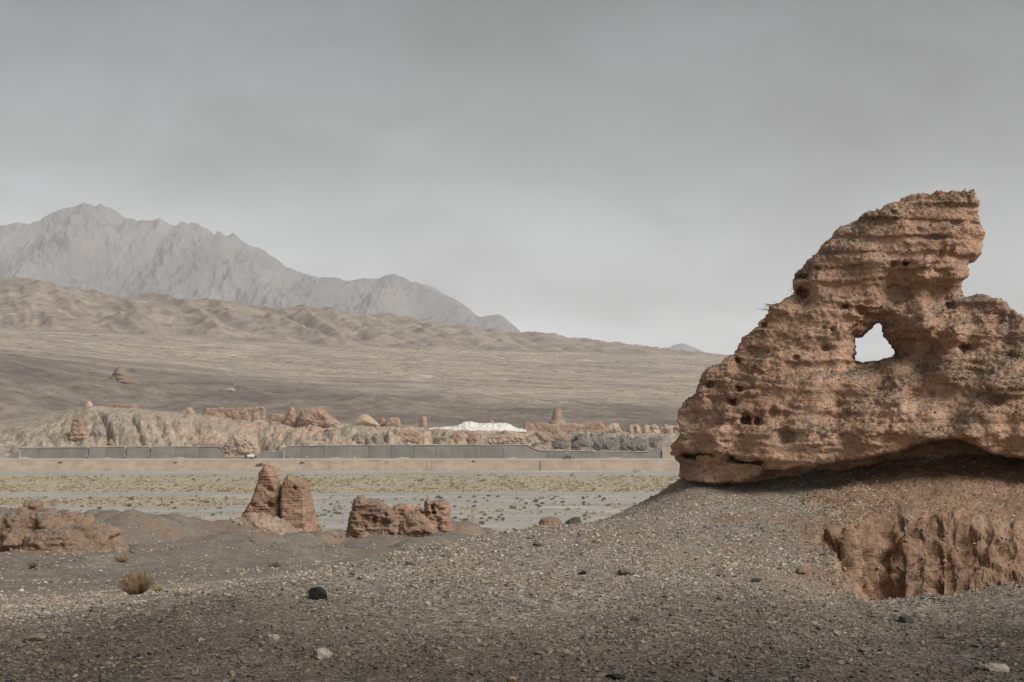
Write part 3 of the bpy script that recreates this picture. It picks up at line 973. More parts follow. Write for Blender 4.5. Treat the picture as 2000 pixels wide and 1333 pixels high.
# ------------------------------------------------------------------ gravel fan and foothills
FC = {
    -700: [(1050, 870), (1110, 810), (1200, 755), (1300, 725), (1500, 700), (1900, 680), (2500, 655), (3100, 635), (3400, 610), (3700, 560), (4200, 500), (4700, 590), (7000, 700)],
    0: [(1050, 870), (1110, 818), (1200, 770), (1300, 735), (1420, 712), (1600, 702), (2000, 684), (2600, 662), (3100, 648), (3350, 632), (3700, 590), (4200, 539), (4700, 600), (7000, 705)],
    90: [(1050, 870), (1110, 826), (1200, 790), (1300, 756), (1420, 733), (1600, 714), (2000, 692), (2600, 667), (3100, 652), (3350, 640), (3700, 600), (4200, 550), (4700, 605), (7000, 705)],
    170: [(1050, 870), (1110, 832), (1200, 800), (1330, 765), (1450, 745), (1600, 724), (2000, 699), (2600, 672), (3100, 656), (3350, 645), (3700, 612), (4200, 565), (4700, 610), (7000, 705)],
    245: [(1050, 870), (1110, 835), (1200, 806), (1330, 772), (1480, 750), (1650, 735), (2000, 708), (2600, 680), (3100, 660), (3400, 648), (3750, 618), (4200, 580), (4700, 615), (7000, 708)],
    290: [(1050, 870), (1110, 836), (1200, 808), (1330, 776), (1480, 756), (1650, 740), (2000, 712), (2600, 684), (3100, 663), (3400, 650), (3750, 618), (4250, 571), (4700, 615), (7000, 708)],
    370: [(1050, 870), (1110, 838), (1200, 806), (1330, 780), (1500, 758), (1700, 742), (2100, 714), (2700, 686), (3200, 668), (3500, 652), (3850, 622), (4300, 579), (4800, 620), (7000, 708)],
    450: [(1050, 870), (1110, 838), (1200, 804), (1330, 782), (1500, 762), (1700, 748), (2100, 722), (2700, 692), (3200, 673), (3500, 658), (3850, 630), (4400, 597), (4900, 630), (7000, 708)],
    515: [(1050, 870), (1110, 838), (1200, 806), (1330, 785), (1500, 766), (1700, 752), (2100, 726), (2700, 696), (3300, 676), (3600, 658), (3950, 628), (4500, 592), (5000, 630), (7000, 708)],
    650: [(1050, 870), (1110, 840), (1200, 812), (1330, 790), (1500, 771), (1750, 755), (2200, 728), (2800, 701), (3400, 684), (3700, 668), (4050, 640), (4600, 606), (5100, 640), (7000, 708)],
    720: [(1050, 870), (1110, 842), (1200, 816), (1330, 794), (1500, 775), (1750, 758), (2200, 730), (2800, 704), (3450, 687), (3800, 672), (4150, 648), (4700, 610), (5200, 645), (7000, 708)],
    800: [(1050, 870), (1110, 844), (1200, 820), (1350, 796), (1500, 779), (1750, 761), (2200, 734), (2800, 708), (3500, 690), (3900, 676), (4300, 655), (4800, 619), (5300, 650), (7000, 708)],
    900: [(1050, 872), (1110, 848), (1200, 830), (1350, 804), (1520, 783), (1800, 764), (2250, 738), (2900, 711), (3600, 694), (4050, 682), (4500, 664), (5000, 635), (5500, 665), (7000, 712)],
    1050: [(1050, 872), (1110, 850), (1200, 832), (1350, 808), (1520, 788), (1800, 768), (2300, 742), (3000, 715), (3800, 698), (4300, 687), (4800, 671), (5300, 650), (5800, 680), (7000, 715)],
    1200: [(1050, 874), (1110, 852), (1200, 832), (1350, 810), (1550, 790), (1800, 772), (2300, 746), (3000, 720), (3900, 704), (4500, 696), (5100, 684), (5600, 671), (6100, 690), (7000, 718)],
    1300: [(1050, 874), (1110, 852), (1200, 832), (1350, 812), (1550, 792), (1800, 775), (2300, 748), (3000, 723), (3900, 708), (4800, 697), (5400, 689), (5900, 682), (6300, 700), (7000, 722)],
    1430: [(1050, 874), (1110, 852), (1200, 834), (1350, 814), (1550, 794), (1800, 778), (2300, 752), (3000, 728), (3900, 714), (4800, 706), (6000, 696), (6500, 706), (7000, 725)],
    1650: [(1050, 876), (1200, 838), (1550, 800), (1800, 786), (2300, 762), (3000, 744), (3900, 734), (4800, 728), (6000, 724), (7000, 730)],
    2600: [(1050, 880), (1200, 845), (1550, 815), (1800, 800), (2300, 780), (3000, 765), (3900, 755), (4800, 750), (6000, 746), (7000, 744)],
}
FF = Field(FC, 1050, 7000, su=2.5, sv=3, nu=420, nv=360)
CREST_P = np.array([-700, 0, 245, 450, 650, 800, 1050, 1300, 1430, 1650, 2600])
CREST_Y = np.array([4200, 4200, 4200, 4400, 4600, 4800, 5300, 5900, 6000, 6000, 6000.])
FOOT_Y = np.array([3150, 3150, 3250, 3350, 3500, 3750, 4200, 5000, 5600, 5900, 5900.])


def fan_z(x, y):
    px = 1000 + F * x / y
    cy, fy = np.interp(px, CREST_P, CREST_Y), np.interp(px, CREST_P, FOOT_Y)
    t = (y - fy) / (cy - fy)
    # spurs and ravines of the foothills run down the slope, slanting
    xs = x + (y - 3800) * 0.45
    hill = sstep(-0.06, 0.22, t) * (0.25 + 0.75 * sstep(1.15, 0.65, t))
    wv = 25 * perlin(x / 300, y / 420, 1.9)
    sp = ridged((xs + wv) / 150, y / 800, 0.7, 3, 0.36)
    sp2 = ridged((x - (y - 3800) * 0.8 + wv) / 150, y / 330, 3.7, 3, 0.45)
    raw = FF.raw(x, y)
    raw = raw - hill * (25.0 * (sp - 0.72) + 9.0 * (sp2 - 0.65)) * np.interp(px, [0, 700, 1100, 1400], [1.0, 0.9, 0.5, 0.2])
    raw = raw - sstep(0.4, 1.0, t) * 1.8 * fbm(x / 45, y / 60, 2.0, 3)
    # low swells and dry runnels across the fan
    fan = sstep(1150, 1500, y) * sstep(0.1, -0.2, t)
    raw = raw - fan * (2.3 * ridged(x / 700 + y / 900, (y + 0.25 * x) / 120, 1.0, 4, 0.6) + 1.0 * fbm(x / 110, (y + 0.2 * x) / 45, 5.0, 4, 0.6))
    # gullied grey hills behind the terrace
    nh = sstep(1080, 1160, y) * sstep(1750, 1400, y) * np.interp(px, [0, 250, 1000, 1300], [1.0, 0.8, 0.6, 0.3])
    raw = raw - nh * (10.0 * (ridged((x + 0.5 * y) / 95, y / 190, 0.2, 3, 0.42) - 0.6) + 5.5 * (ridged((x - 0.7 * y) / 60, y / 100, 4.2, 3, 0.45) - 0.6))
    return -(raw - YH) / F * y


fu = np.concatenate([np.linspace(-0.95, -0.385, 12, endpoint=False), np.linspace(-0.385, 0.17, 560, endpoint=False), np.linspace(0.17, 0.95, 40)])
fy_ = v_samples([(1055, 1700, 120), (1700, 3000, 80), (3000, 5400, 190), (5400, 7000, 50)])
U, Yf = np.meshgrid(fu, fy_, indexing='ij')
Xf = U * Yf
Zf = fan_z(Xf, Yf)
pxf = 1000 + F * U
cy_, fyy_ = np.interp(pxf, CREST_P, CREST_Y), np.interp(pxf, CREST_P, FOOT_Y)
tt = (Yf - fyy_) / (cy_ - fyy_)
grey, tan, hillc = np.array([0.225, 0.206, 0.182]), np.array([0.47, 0.420, 0.340]), np.array([0.30, 0.268, 0.230])
k1 = sstep(1500, 2100, Yf + 350 * fbm(Xf / 500, Yf / 300, 0.3, 3) + 260 * (pxf / 1000 - 0.3))
k2 = sstep(-0.06, 0.06, tt)
grass = sstep(0.0, 0.5, fbm(Xf / 700, (Yf + 0.25 * Xf) / 160, 6.3, 4)) * sstep(1650, 2100, Yf) * (1 - k2)
tone = grey[None, None] * (1 - k1[..., None]) + np.array([0.38, 0.347, 0.298]) * k1[..., None]
tone = tone * (1 - 0.75 * grass[..., None]) + tan * 0.75 * grass[..., None]
tone = tone * (1 - k2[..., None]) + hillc * k2[..., None]
wq = perlin(Xf / 420 + 0.5 * perlin(Xf / 200, Yf / 200, 2.0), (Yf + 0.35 * Xf) / 170, 0.9)
wash = sstep(0.05, 0.015, np.abs(wq)) * (1 - k2) * sstep(1300, 1700, Yf)
wq2 = perlin(Xf / 160 + 3, (Yf + 0.3 * Xf) / 75 + 0.4 * perlin(Xf / 90, Yf / 60, 5.0), 4.9)
rill = sstep(0.045, 0.012, np.abs(wq2)) * (1 - k2) * sstep(1150, 1500, Yf)
tone = tone * (1 + 0.28 * wash[..., None] - 0.30 * (rill * (1 - wash))[..., None])
scrub = np.clip(0.35 + grass, 0, 1) * (1 - k2) + 0.12 * k2
tone = tone * np.array([1.06, 1.0, 0.985])
me = mesh_np('gravel_fan', np.stack([Xf, Yf, Zf], -1).reshape(-1, 3), grid_quads(len(fu), len(fy_)), M_FAN, True,
             {'tone': tone.reshape(-1, 3), 'scrub': scrub.ravel()})
tag(link('foothills', me), kind='structure')

# ------------------------------------------------------------------ mountains


def mountain(name, crest, Y0, Y1, base_py, n_u, n_v, seed, amp):
    crest = np.array(crest, float)
    p = np.linspace(crest[0, 0], crest[-1, 0], n_u)
    top = np.interp(p, crest[:, 0], crest[:, 1])
    t = np.concatenate([np.linspace(0, 1, n_v), np.linspace(1.03, 1.5, 10)])
    P, T = np.meshgrid(p, t, indexing='ij')
    Y = Y0 + (Y1 - Y0) * T
    X = (P - 1000) / F * Y1
    zt = ((YH - top) / F * Y1)[:, None]
    zb = (YH - base_py) / F * Y0
    sh = np.where(T <= 1, np.clip(T, 0, 1) ** 1.25, 1 - (T - 1) * 1.6)
    Z = zb + (zt - zb) * sh
    L = (zt - zb)
    xs = X - 0.55 * (Y - Y1) + 220 * perlin(X / 900, Y / 700, seed)
    m = np.sin(np.clip(T, 0, 1) * math.pi) ** 0.8 * sstep(1.0, 0.72, T)
    Z = Z + amp * L * m * (ridged(xs / 900, Y / 2600, seed, 6, 0.56) - 1.15)
    Z = Z + amp * 0.38 * L * m * ridged((X + 0.8 * Y) / 420, Y / 700, seed + 4, 5, 0.6)
    Z = Z + amp * 0.30 * L * m * ridged((X - 0.9 * Y) / 260, Y / 1500, seed + 8, 4, 0.6)
    Z = np.where(T < 1, np.minimum(Z, zb + (zt - zb) * np.minimum(1.0, 0.90 + 0.10 * T)), Z)
    cm = np.exp(-((T - 1) / 0.07) ** 2)
    Z = Z + cm * L * 0.014 * fbm(X / 130, Y / 260, seed, 4, 0.6)
    me = mesh_np(name, np.stack([X, Y, Z], -1).reshape(-1, 3), grid_quads(n_u, len(t)), M_MTN)
    return tag(link(name, me), kind='structure')


mountain('mountains', [(-420, 470), (-300, 452), (-150, 470), (-60, 455), (0, 441), (25, 437), (50, 436), (80, 431), (95, 421), (115, 412), (140, 407), (152, 401), (166, 396), (176, 401), (186, 405), (196, 401),
                       (208, 402), (225, 413), (245, 429), (268, 431), (280, 428), (296, 431), (312, 427), (330, 437), (360, 438), (385, 438), (405, 448), (430, 466), (442, 465), (455, 456), (470, 466),
                       (490, 482), (505, 483), (525, 496), (540, 506), (560, 522), (590, 534), (620, 543), (650, 542), (680, 549), (710, 545), (740, 545), (752, 538), (768, 534), (785, 541),
                       (800, 549), (825, 556), (850, 563), (875, 578), (895, 588), (915, 602), (935, 619), (955, 616), (975, 615), (990, 624), (1013, 644), (1060, 690), (1110, 720)],
         13200, 15500, 712, 820, 150, 1.3, 0.21)
mountain('far_peaks', [(1180, 720), (1240, 697), (1275, 687), (1290, 680), (1305, 679), (1318, 674), (1332, 670), (1345, 675), (1358, 680), (1372, 686), (1400, 704), (1440, 722)],
         24000, 25200, 728, 90, 24, 6.1, 0.12)

# ------------------------------------------------------------------ the great ruined earth wall with the window
AZ = R(14.4)
D0 = 18.4
ca, sa = math.cos(AZ), math.sin(AZ)


def to_local(px, py):
    u, w = (np.asarray(px, float) - 1000) / F, (YH - np.asarray(py, float)) / F
    dd = u * sa + ca
    return D0 * (u * ca - sa) / dd, D0 * w / dd


def to_px(l, zz, d=D0):
    x, y = l * ca + d * sa, -l * sa + d * ca
    return 1000 + F * x / y, YH - F * zz / y


OUT = [(1352, 1040), (1348, 960), (1337, 935), (1332, 912), (1318, 882), (1322, 862), (1334, 846), (1328, 820), (1330, 795), (1342, 780), (1362, 768), (1375, 736), (1388, 716), (1405, 711), (1425, 700), (1437, 685),
       (1450, 672), (1452, 655), (1475, 640), (1490, 625), (1502, 612), (1504, 598), (1525, 588), (1548, 580), (1553, 570), (1550, 548), (1550, 538), (1565, 525), (1585, 508), (1605, 490), (1622, 470),
       (1640, 450), (1665, 435), (1690, 425), (1715, 414), (1740, 400), (1765, 390), (1790, 384), (1815, 383), (1835, 376), (1850, 372), (1875, 375), (1900, 376), (1905, 388), (1912, 400), (1913, 420),
       (1918, 438), (1926, 455), (1920, 475), (1915, 498), (1905, 511), (1892, 514), (1890, 535), (1888, 548), (1878, 557), (1876, 576), (1890, 581), (1905, 577), (1925, 578), (1950, 590), (1965, 602),
       (1985, 618), (2000, 628), (2060, 664), (2150, 735), (2240, 800), (2300, 860), (2330, 1040)]
HOLE = [(1666, 709), (1667, 690), (1666, 672), (1669, 658), (1683, 657), (1690, 650), (1702, 640), (1709, 631), (1717, 629), (1724, 638), (1724, 650), (1726, 658), (1736, 668), (1743, 678), (1748, 690), (1752, 701),
        (1735, 704), (1720, 708), (1690, 711)]
YFP = np.array([  # px, py, front face in metres before (-) the middle plane
    (1600, 500, -.40), (1650, 450, -.42), (1700, 440, -.50), (1780, 410, -.50), (1850, 390, -.50), (1760, 470, -.58), (1850, 470, -.60), (1875, 450, -.48), (1905, 440, -.20), (1915, 470, -.15),
    (1700, 520, -.62), (1800, 530, -.66), (1860, 540, -.60), (1885, 520, -.22), (1876, 560, -.25), (1560, 540, -.30), (1600, 560, -.55), (1570, 575, -.30), (1750, 572, -.34), (1840, 578, -.30), (1680, 570, -.52),
    (1520, 620, -.50), (1600, 630, -.66), (1680, 610, -.62), (1760, 610, -.50), (1840, 615, -.50), (1880, 600, -.48), (1950, 615, -.70), (1640, 680, -.72), (1700, 600, -.60), (1745, 640, -.45), (1765, 680, -.30),
    (1790, 690, -.50), (1800, 640, -.86), (1860, 660, -.95), (1920, 660, -.98), (1990, 660, -.9), (1700, 720, -.62), (1750, 720, -.75), (1850, 730, -1.05), (1950, 760, -1.2), (2050, 760, -1.1),
    (1460, 690, -.50), (1400, 760, -.55), (1350, 800, -.42), (1500, 740, -.78), (1560, 720, -.80), (1600, 760, -.95), (1680, 770, -.92), (1760, 800, -1.10), (1450, 800, -.88), (1360, 850, -.58), (1420, 860, -.9),
    (1500, 850, -1.02), (1600, 850, -1.08), (1700, 840, -1.12), (1800, 830, -1.2), (1900, 830, -1.28), (2000, 850, -1.3), (2150, 850, -1.25), (1330, 890, -.45), (1420, 900, -.88), (1520, 890, -1.02), (1640, 880, -1.05),
    (1400, 930, -.80), (1600, 930, -1.0), (1800, 900, -1.1), (2000, 900, -1.2), (2300, 900, -1.0)])
ARCH = np.array([(1300, 930), (1340, 931), (1400, 936), (1450, 934), (1485, 925), (1505, 910), (1530, 906), (1570, 904), (1600, 899), (1640, 890), (1700, 884), (1750, 872), (1790, 858), (1850, 849), (1890, 858), (1930, 876), (1970, 884), (2010, 890), (2120, 905), (2400, 930)])
HPITS = [(1446, 704, 7, .22), (1441, 783, 9, .25), (1467, 814, 10, .28), (1489, 818, 5, .2), (1453, 757, 5, .12), (1876, 685, 12, .18), (1768, 522, 7, .16), (1744, 523, 5, .1), (1742, 424, 6, .14), (1572, 572, 14, .22), (1682, 612, 11, .2),
         (1545, 846, 18, .15), (1615, 645, 5, .14), (1628, 648, 6, .12), (1653, 602, 5, .14), (1616, 682, 8, .1), (1790, 632, 10, .12), (1830, 650, 16, .10), (1825, 686, 14, .14), (1395, 752, 6, .1), (1495, 636, 4, .1), (1560, 700, 6, .08),
         (1600, 530, 5, .08), (1900, 640, 10, .07), (1960, 700, 12, .1), (1850, 600, 9, .12), (1520, 800, 9, .1), (1640, 790, 12, .08), (1930, 780, 16, .1), (1780, 770, 14, .1)]
H = 0.0185
l0, z0 = to_local(1290, 1010)
l1, z1 = to_local(2345, 362)
ls = np.arange(l0, l1, H)
zs = np.arange(min(z0, -1.75), z1, H)
ds = np.arange(-1.65, 1.0, H)
Lg, Zl = np.meshgrid(ls, zs, indexing='ij')
PXg, PYg = to_px(Lg, Zl)
wx = 0.016 * fbm(Lg * 7, 0.3, Zl * 7, 4, 0.6) + 0.02 * fbm(Lg * 2, 0.7, Zl * 2, 2)
wz = 0.016 * fbm(Lg * 7, 5.3, Zl * 7, 4, 0.6)
d2 = poly_sdf(Lg + wx, Zl + wz, np.stack(to_local(*np.array(OUT).T), 1))
dh = poly_sdf(Lg + 0.6 * wx, Zl + 0.6 * wz, np.stack(to_local(*np.array(HOLE).T), 1))
# inverse-distance blend of the face depths
num = den = 0
for p, q, v in YFP:
    w = 1.0 / (((PXg - p) ** 2 + (PYg - q) ** 2) + 140.0) ** 1.6
    num = num + w * v
    den = den + w
yf = num / den
# rammed courses: rounded ledges with undercut joints
lay = PYg + 5.5 * fbm(Lg * 0.8, 0.1, Zl * 1.2, 3) - 0.02 * (PXg - 1750)
ph = ((lay - 382) / 31.5) % 1.0
ledge = np.where(ph < 0.7, np.sin(ph / 0.7 * math.pi * 0.55 + 0.35), np.interp(ph, [0.7, 0.8, 1.0], [0.72, -0.25, 0.3]))
upw = sstep(625, 560, PYg) * sstep(1560, 1640, PXg)
yf = yf - (0.042 * upw * sstep(395, 420, PYg) + 0.015) * (ledge - 0.4) * (0.65 + 0.7 * perlin(Lg * 2.2, 3.1, Zl * 4))
lay2 = ((PYg + 8 * fbm(Lg * 0.7, 2.1, Zl, 3) - 640) / 47.0) % 1.0
yf = yf - 0.06 * (1 - upw) * (np.sin(lay2 * 2 * math.pi) * 0.5) * (0.6 + perlin(Lg * 1.4, 1.1, Zl * 1.8))
yf = yf + 0.09 * fbm(Lg * 1.6, 7.7, Zl * 2.2, 4, 0.5) * (1 - 0.5 * upw)
# undercut below the arch, the slot under the left end
ar = np.interp(PXg, ARCH[:, 0], ARCH[:, 1]) + 5 * fbm(Lg * 3, 0.9, 0.1, 3)
rec = np.interp(PXg, [1300, 1480, 1560, 1700, 1850, 2000, 2300], [0.48, 0.60, 0.72, 0.85, 1.0, 1.0, 1.0])
yf = yf + rec * sstep(-2, 11, PYg - ar)
slot = np.interp(PXg, [1330, 1345, 1400, 1480, 1500], [880, 886, 884, 893, 897])
slot = slot + 5 * fbm(Lg * 4, 4.4, 0.3, 4, 0.6)
yf = yf + 0.34 * sstep(-0.35, 0.25, perlin(Lg * 3, 2.2, 0.1) + 0.2) * np.exp(-((PYg - slot) / 4.5) ** 2) * sstep(1336, 1350, PXg) * sstep(1510, 1490, PXg)
yf = yf + 0.14 * sstep(-4, 6, PYg - slot) * sstep(1330, 1350, PXg) * sstep(1520, 1495, PXg) * sstep(10, -3, PYg - ar)
yf = yf + 0.20 * np.exp(-((PYg - 543) / 4.5) ** 2) * sstep(1590, 1575, PXg)
for p, q, r_, dd in HPITS:
    yf = yf + dd * np.exp(-(((PXg - p) / r_) ** 2 + ((PYg - q) / (r_ * 0.75)) ** 2) ** 1.5)
# the window splays open towards the front
yf = yf + 0.28 * sstep(0.20, 0.0, dh) * sstep(640, 600, PYg * 0 + PXg * 0 + 610)
yb = 0.42 + 0.25 * sstep(620, 800, PYg) + 0.08 * fbm(Lg * 1.5, 12.0, Zl * 2, 3)
V2 = np.maximum(d2 + 0.014, -dh).astype(np.float32)
vol = smax(V2[:, None, :], (yf[:, None, :] - ds[None, :, None]).astype(np.float32), 0.10)
vol = smax(vol, (ds[None, :, None] - yb[:, None, :]).astype(np.float32), 0.10).astype(np.float32)
for ax in range(3):
    sl = [slice(None)] * 3
    for e in (0, -1):
        sl[ax] = e
        vol[tuple(sl)] = 0.05
HV, HQ = surface_nets(vol, (ls[0], ds[0], zs[0]), H)
del vol
# smooth the voxel steps once, then break the surface up
for _ in range(2):
    acc = np.zeros_like(HV)
    cn = np.zeros(len(HV), np.float32)
    for k in range(4):
        a, b_ = HQ[:, k], HQ[:, (k + 1) % 4]
        for c in range(3):
            acc[:, c] += np.bincount(a, HV[b_, c], len(HV)) + np.bincount(b_, HV[a, c], len(HV))
        cn += np.bincount(a, minlength=len(HV)) + np.bincount(b_, minlength=len(HV))
    HV = 0.5 * HV + 0.5 * (acc / cn[:, None]).astype(np.float32)
hn = vnormals(HV, HQ)
x, y, z = HV.T
wr, wrnd = worley(x * 6.5, y * 6.5, z * 8.0)
wr2, wrnd2 = worley(x * 15, y * 15, z * 18, 9)
rough = 0.55 + 0.9 * np.clip(fbm(x * 0.9, y * 0.9, z * 1.1, 2) + 0.2, 0, 1)
worn = sstep(-0.35, 0.35, fbm(x * 1.1, y * 1.1, z * 2.6 + 4, 3))
disp = 0.040 * blocky(x, y, z, 2.4, 7.5, 2) * (0.35 + 0.8 * worn) + 0.022 * blocky(x, y, z, 6.0, 17, 5) * worn + 0.011 * blocky(x, y, z, 18, 34, 8) * (0.3 + 0.9 * worn)
disp += 0.015 * fbm(x * 1.6, y * 1.6, z * 11, 3, 0.55)
disp += rough * (0.014 * fbm(x * 4.5, y * 4.5, z * 7, 3, 0.6) + 0.017 * fbm(x * 17, y * 17, z * 22, 3, 0.65))
disp -= 0.04 * (wrnd > 0.92) * sstep(0.28, 0.06, wr)
disp -= 0.022 * (wrnd2 > 0.84) * sstep(0.30, 0.06, wr2)
disp += 0.010 * (wrnd2 < 0.12) * sstep(0.40, 0.10, wr2)
disp += 0.010 * np.sin(z * 62 + 2.2 * perlin(x * 1.5, y * 1.5, z * 1.5)) * np.clip(perlin(x * 1.1, y * 1.1, z * 2.0) + 0.3, 0, 1)
HV = HV + hn * disp[:, None].astype(np.float32)
hn = vnormals(HV, HQ)
hpx, hpy = to_px(HV[:, 0], HV[:, 2], D0 + HV[:, 1])
hgr = np.zeros(len(HV))
for (ax_, ay_, bx_, by_, wd_) in ((1610, 842, 1742, 742, 16), (1670, 716, 1760, 706, 9), (1740, 742, 1880, 716, 12), (1860, 735, 2010, 690, 20), (1900, 806, 2010, 735, 18), (1880, 582, 2010, 640, 10), (1800, 860, 1930, 800, 14),
                                  (1340, 786, 1450, 690, 9), (1560, 540, 1700, 430, 11), (1700, 428, 1900, 384, 12), (1450, 850, 1640, 838, 8), (1960, 640, 2010, 690, 14), (1500, 745, 1660, 730, 8), (1830, 605, 1880, 590, 10)):
    tq_ = np.clip(((hpx - ax_) * (bx_ - ax_) + (hpy - ay_) * (by_ - ay_)) / ((bx_ - ax_) ** 2 + (by_ - ay_) ** 2), 0, 1)
    dq_ = np.hypot(hpx - ax_ - tq_ * (bx_ - ax_), hpy - ay_ - tq_ * (by_ - ay_)) + 14 * fbm(x * 3, y * 3, z * 3, 4, 0.6)
    hgr = np.maximum(hgr, sstep(wd_ * 1.5, wd_ * 0.3, dq_))
hero_w = np.stack([HV[:, 0] * ca + (HV[:, 1] + D0) * sa, -HV[:, 0] * sa + (HV[:, 1] + D0) * ca, HV[:, 2]], 1)
hero_n = np.stack([hn[:, 0] * ca + hn[:, 1] * sa, -hn[:, 0] * sa + hn[:, 1] * ca, hn[:, 2]], 1)
hx, hy = float(hero_w[:, 0].mean()), float(hero_w[:, 1].mean())
hero = empty('ruined_wall', (hx, hy, -1.4))
tag(hero, 'tall weathered rammed earth wall with a ragged window hole, beside the gravel rise', 'ruin')
HO = np.array([hx, hy, -1.4], np.float32)
link('wall_body', mesh_np('wall_body', hero_w - HO, HQ, M_HERO, True, {'chips': hgr}), hero)

# ------------------------------------------------------------------ stones


def stone_mesh(name, seed, flat, mat, n=1, ang_=0.0):
    """an angular chip or pebble about one unit across"""
    rg = np.random.default_rng(seed)
    import bmesh
    bm = bmesh.new()
    bmesh.ops.create_icosphere(bm, subdivisions=n, radius=0.5)
    cuts = rg.normal(size=(7, 3))
    cuts /= np.linalg.norm(cuts, axis=1, keepdims=True)
    offs = rg.uniform(0.22, 0.42, 7)
    asp = (rg.uniform(0.85, 1.2), rg.uniform(0.6, 0.9), flat)
    for v in bm.verts:
        p = np.array(v.co)
        for c, of in zip(cuts, offs):
            dd = p @ c - of
            if dd > 0:
                p = p - c * dd * ang_
        p = p * asp + rg.normal(size=3) * 0.02
        v.co = p
    bmesh.ops.recalc_face_normals(bm, faces=bm.faces)
    me_ = bpy.data.meshes.new(name)
    bm.to_mesh(me_)
    bm.free()
    me_.materials.append(mat)
    for p in me_.polygons:
        p.use_smooth = ang_ < 0.5
    return me_


STONE_COL = bpy.data.collections.new('stone_kinds')
N_KIND = 10
for i in range(N_KIND):
    fl = [0.22, 0.28, 0.34, 0.25, 0.45, 0.30, 0.55, 0.2, 0.38, 0.3][i]
    ms = stone_mesh('stone_kind', 100 + i, fl, M_STONE_INST, 1, 0.95 if i not in (4, 6) else 0.4)
    STONE_COL.objects.link(bpy.data.objects.new('stone_kind', ms))
TUFT_COL = bpy.data.collections.new('tuft_kinds')


def scatter(name, P, rot, scl, tint, coll, parent=None):
    """a mesh of points carrying one instance each"""
    me_ = bpy.data.meshes.new(name)
    me_.vertices.add(len(P))
    me_.vertices.foreach_set('co', np.asarray(P, np.float32).ravel())
    for nm, arr in (('rot', rot), ('scl', scl)):
        a_ = me_.attributes.new(nm, 'FLOAT_VECTOR', 'POINT')
        a_.data.foreach_set('vector', np.asarray(arr, np.float32).ravel())
    a_ = me_.attributes.new('tint', 'FLOAT_COLOR', 'POINT')
    a_.data.foreach_set('color', np.concatenate([tint, np.ones((len(P), 1))], 1).astype(np.float32).ravel())
    o_ = link(name, me_, parent)
    ng = bpy.data.node_groups.new(name + '_scatter', 'GeometryNodeTree')
    ng.interface.new_socket('Geometry', in_out='INPUT', socket_type='NodeSocketGeometry')
    ng.interface.new_socket('Geometry', in_out='OUTPUT', socket_type='NodeSocketGeometry')
    gi, go = ng.nodes.new('NodeGroupInput'), ng.nodes.new('NodeGroupOutput')
    m2p = ng.nodes.new('GeometryNodeMeshToPoints')
    ci = ng.nodes.new('GeometryNodeCollectionInfo')
    ci.inputs['Collection'].default_value = coll
    ci.inputs['Separate Children'].default_value = True
    ci.inputs['Reset Children'].default_value = True
    iop = ng.nodes.new('GeometryNodeInstanceOnPoints')
    iop.inputs['Pick Instance'].default_value = True
    rv = ng.nodes.new('FunctionNodeRandomValue')
    rv.data_type = 'INT'
    rv.inputs[4].default_value = 0
    rv.inputs[5].default_value = len(coll.objects) - 1
    ar_, as_ = ng.nodes.new('GeometryNodeInputNamedAttribute'), ng.nodes.new('GeometryNodeInputNamedAttribute')
    for q, nm in ((ar_, 'rot'), (as_, 'scl')):
        q.data_type = 'FLOAT_VECTOR'
        q.inputs['Name'].default_value = nm
    e2r = ng.nodes.new('FunctionNodeEulerToRotation')
    L_ = ng.links
    L_.new(gi.outputs[0], m2p.inputs['Mesh'])
    L_.new(m2p.outputs[0], iop.inputs['Points'])
    L_.new(ci.outputs[0], iop.inputs['Instance'])
    L_.new(rv.outputs[2], iop.inputs['Instance Index'])
    L_.new(ar_.outputs[0], e2r.inputs[0])
    L_.new(e2r.outputs[0], iop.inputs['Rotation'])
    L_.new(as_.outputs[0], iop.inputs['Scale'])
    L_.new(iop.outputs[0], go.inputs[0])
    md = o_.modifiers.new('scatter', 'NODES')
    md.node_group = ng
    return o_


PAL = np.array([(0.075, 0.070, 0.066), (0.105, 0.098, 0.090), (0.145, 0.134, 0.120), (0.19, 0.174, 0.152), (0.24, 0.22, 0.19), (0.175, 0.140, 0.108), (0.235, 0.18, 0.13), (0.33, 0.30, 0.26), (0.50, 0.465, 0.41)])
PALP = np.array([0.10, 0.18, 0.24, 0.20, 0.11, 0.09, 0.035, 0.035, 0.008])


def stone_tints(n, rg):
    c = PAL[rg.choice(len(PAL), n, p=PALP / PALP.sum())]
    c = c * rg.uniform(1.45, 2.2, (n, 1)) * np.array([1.06, 0.975, 0.875])
    return np.minimum(c, 0.44)


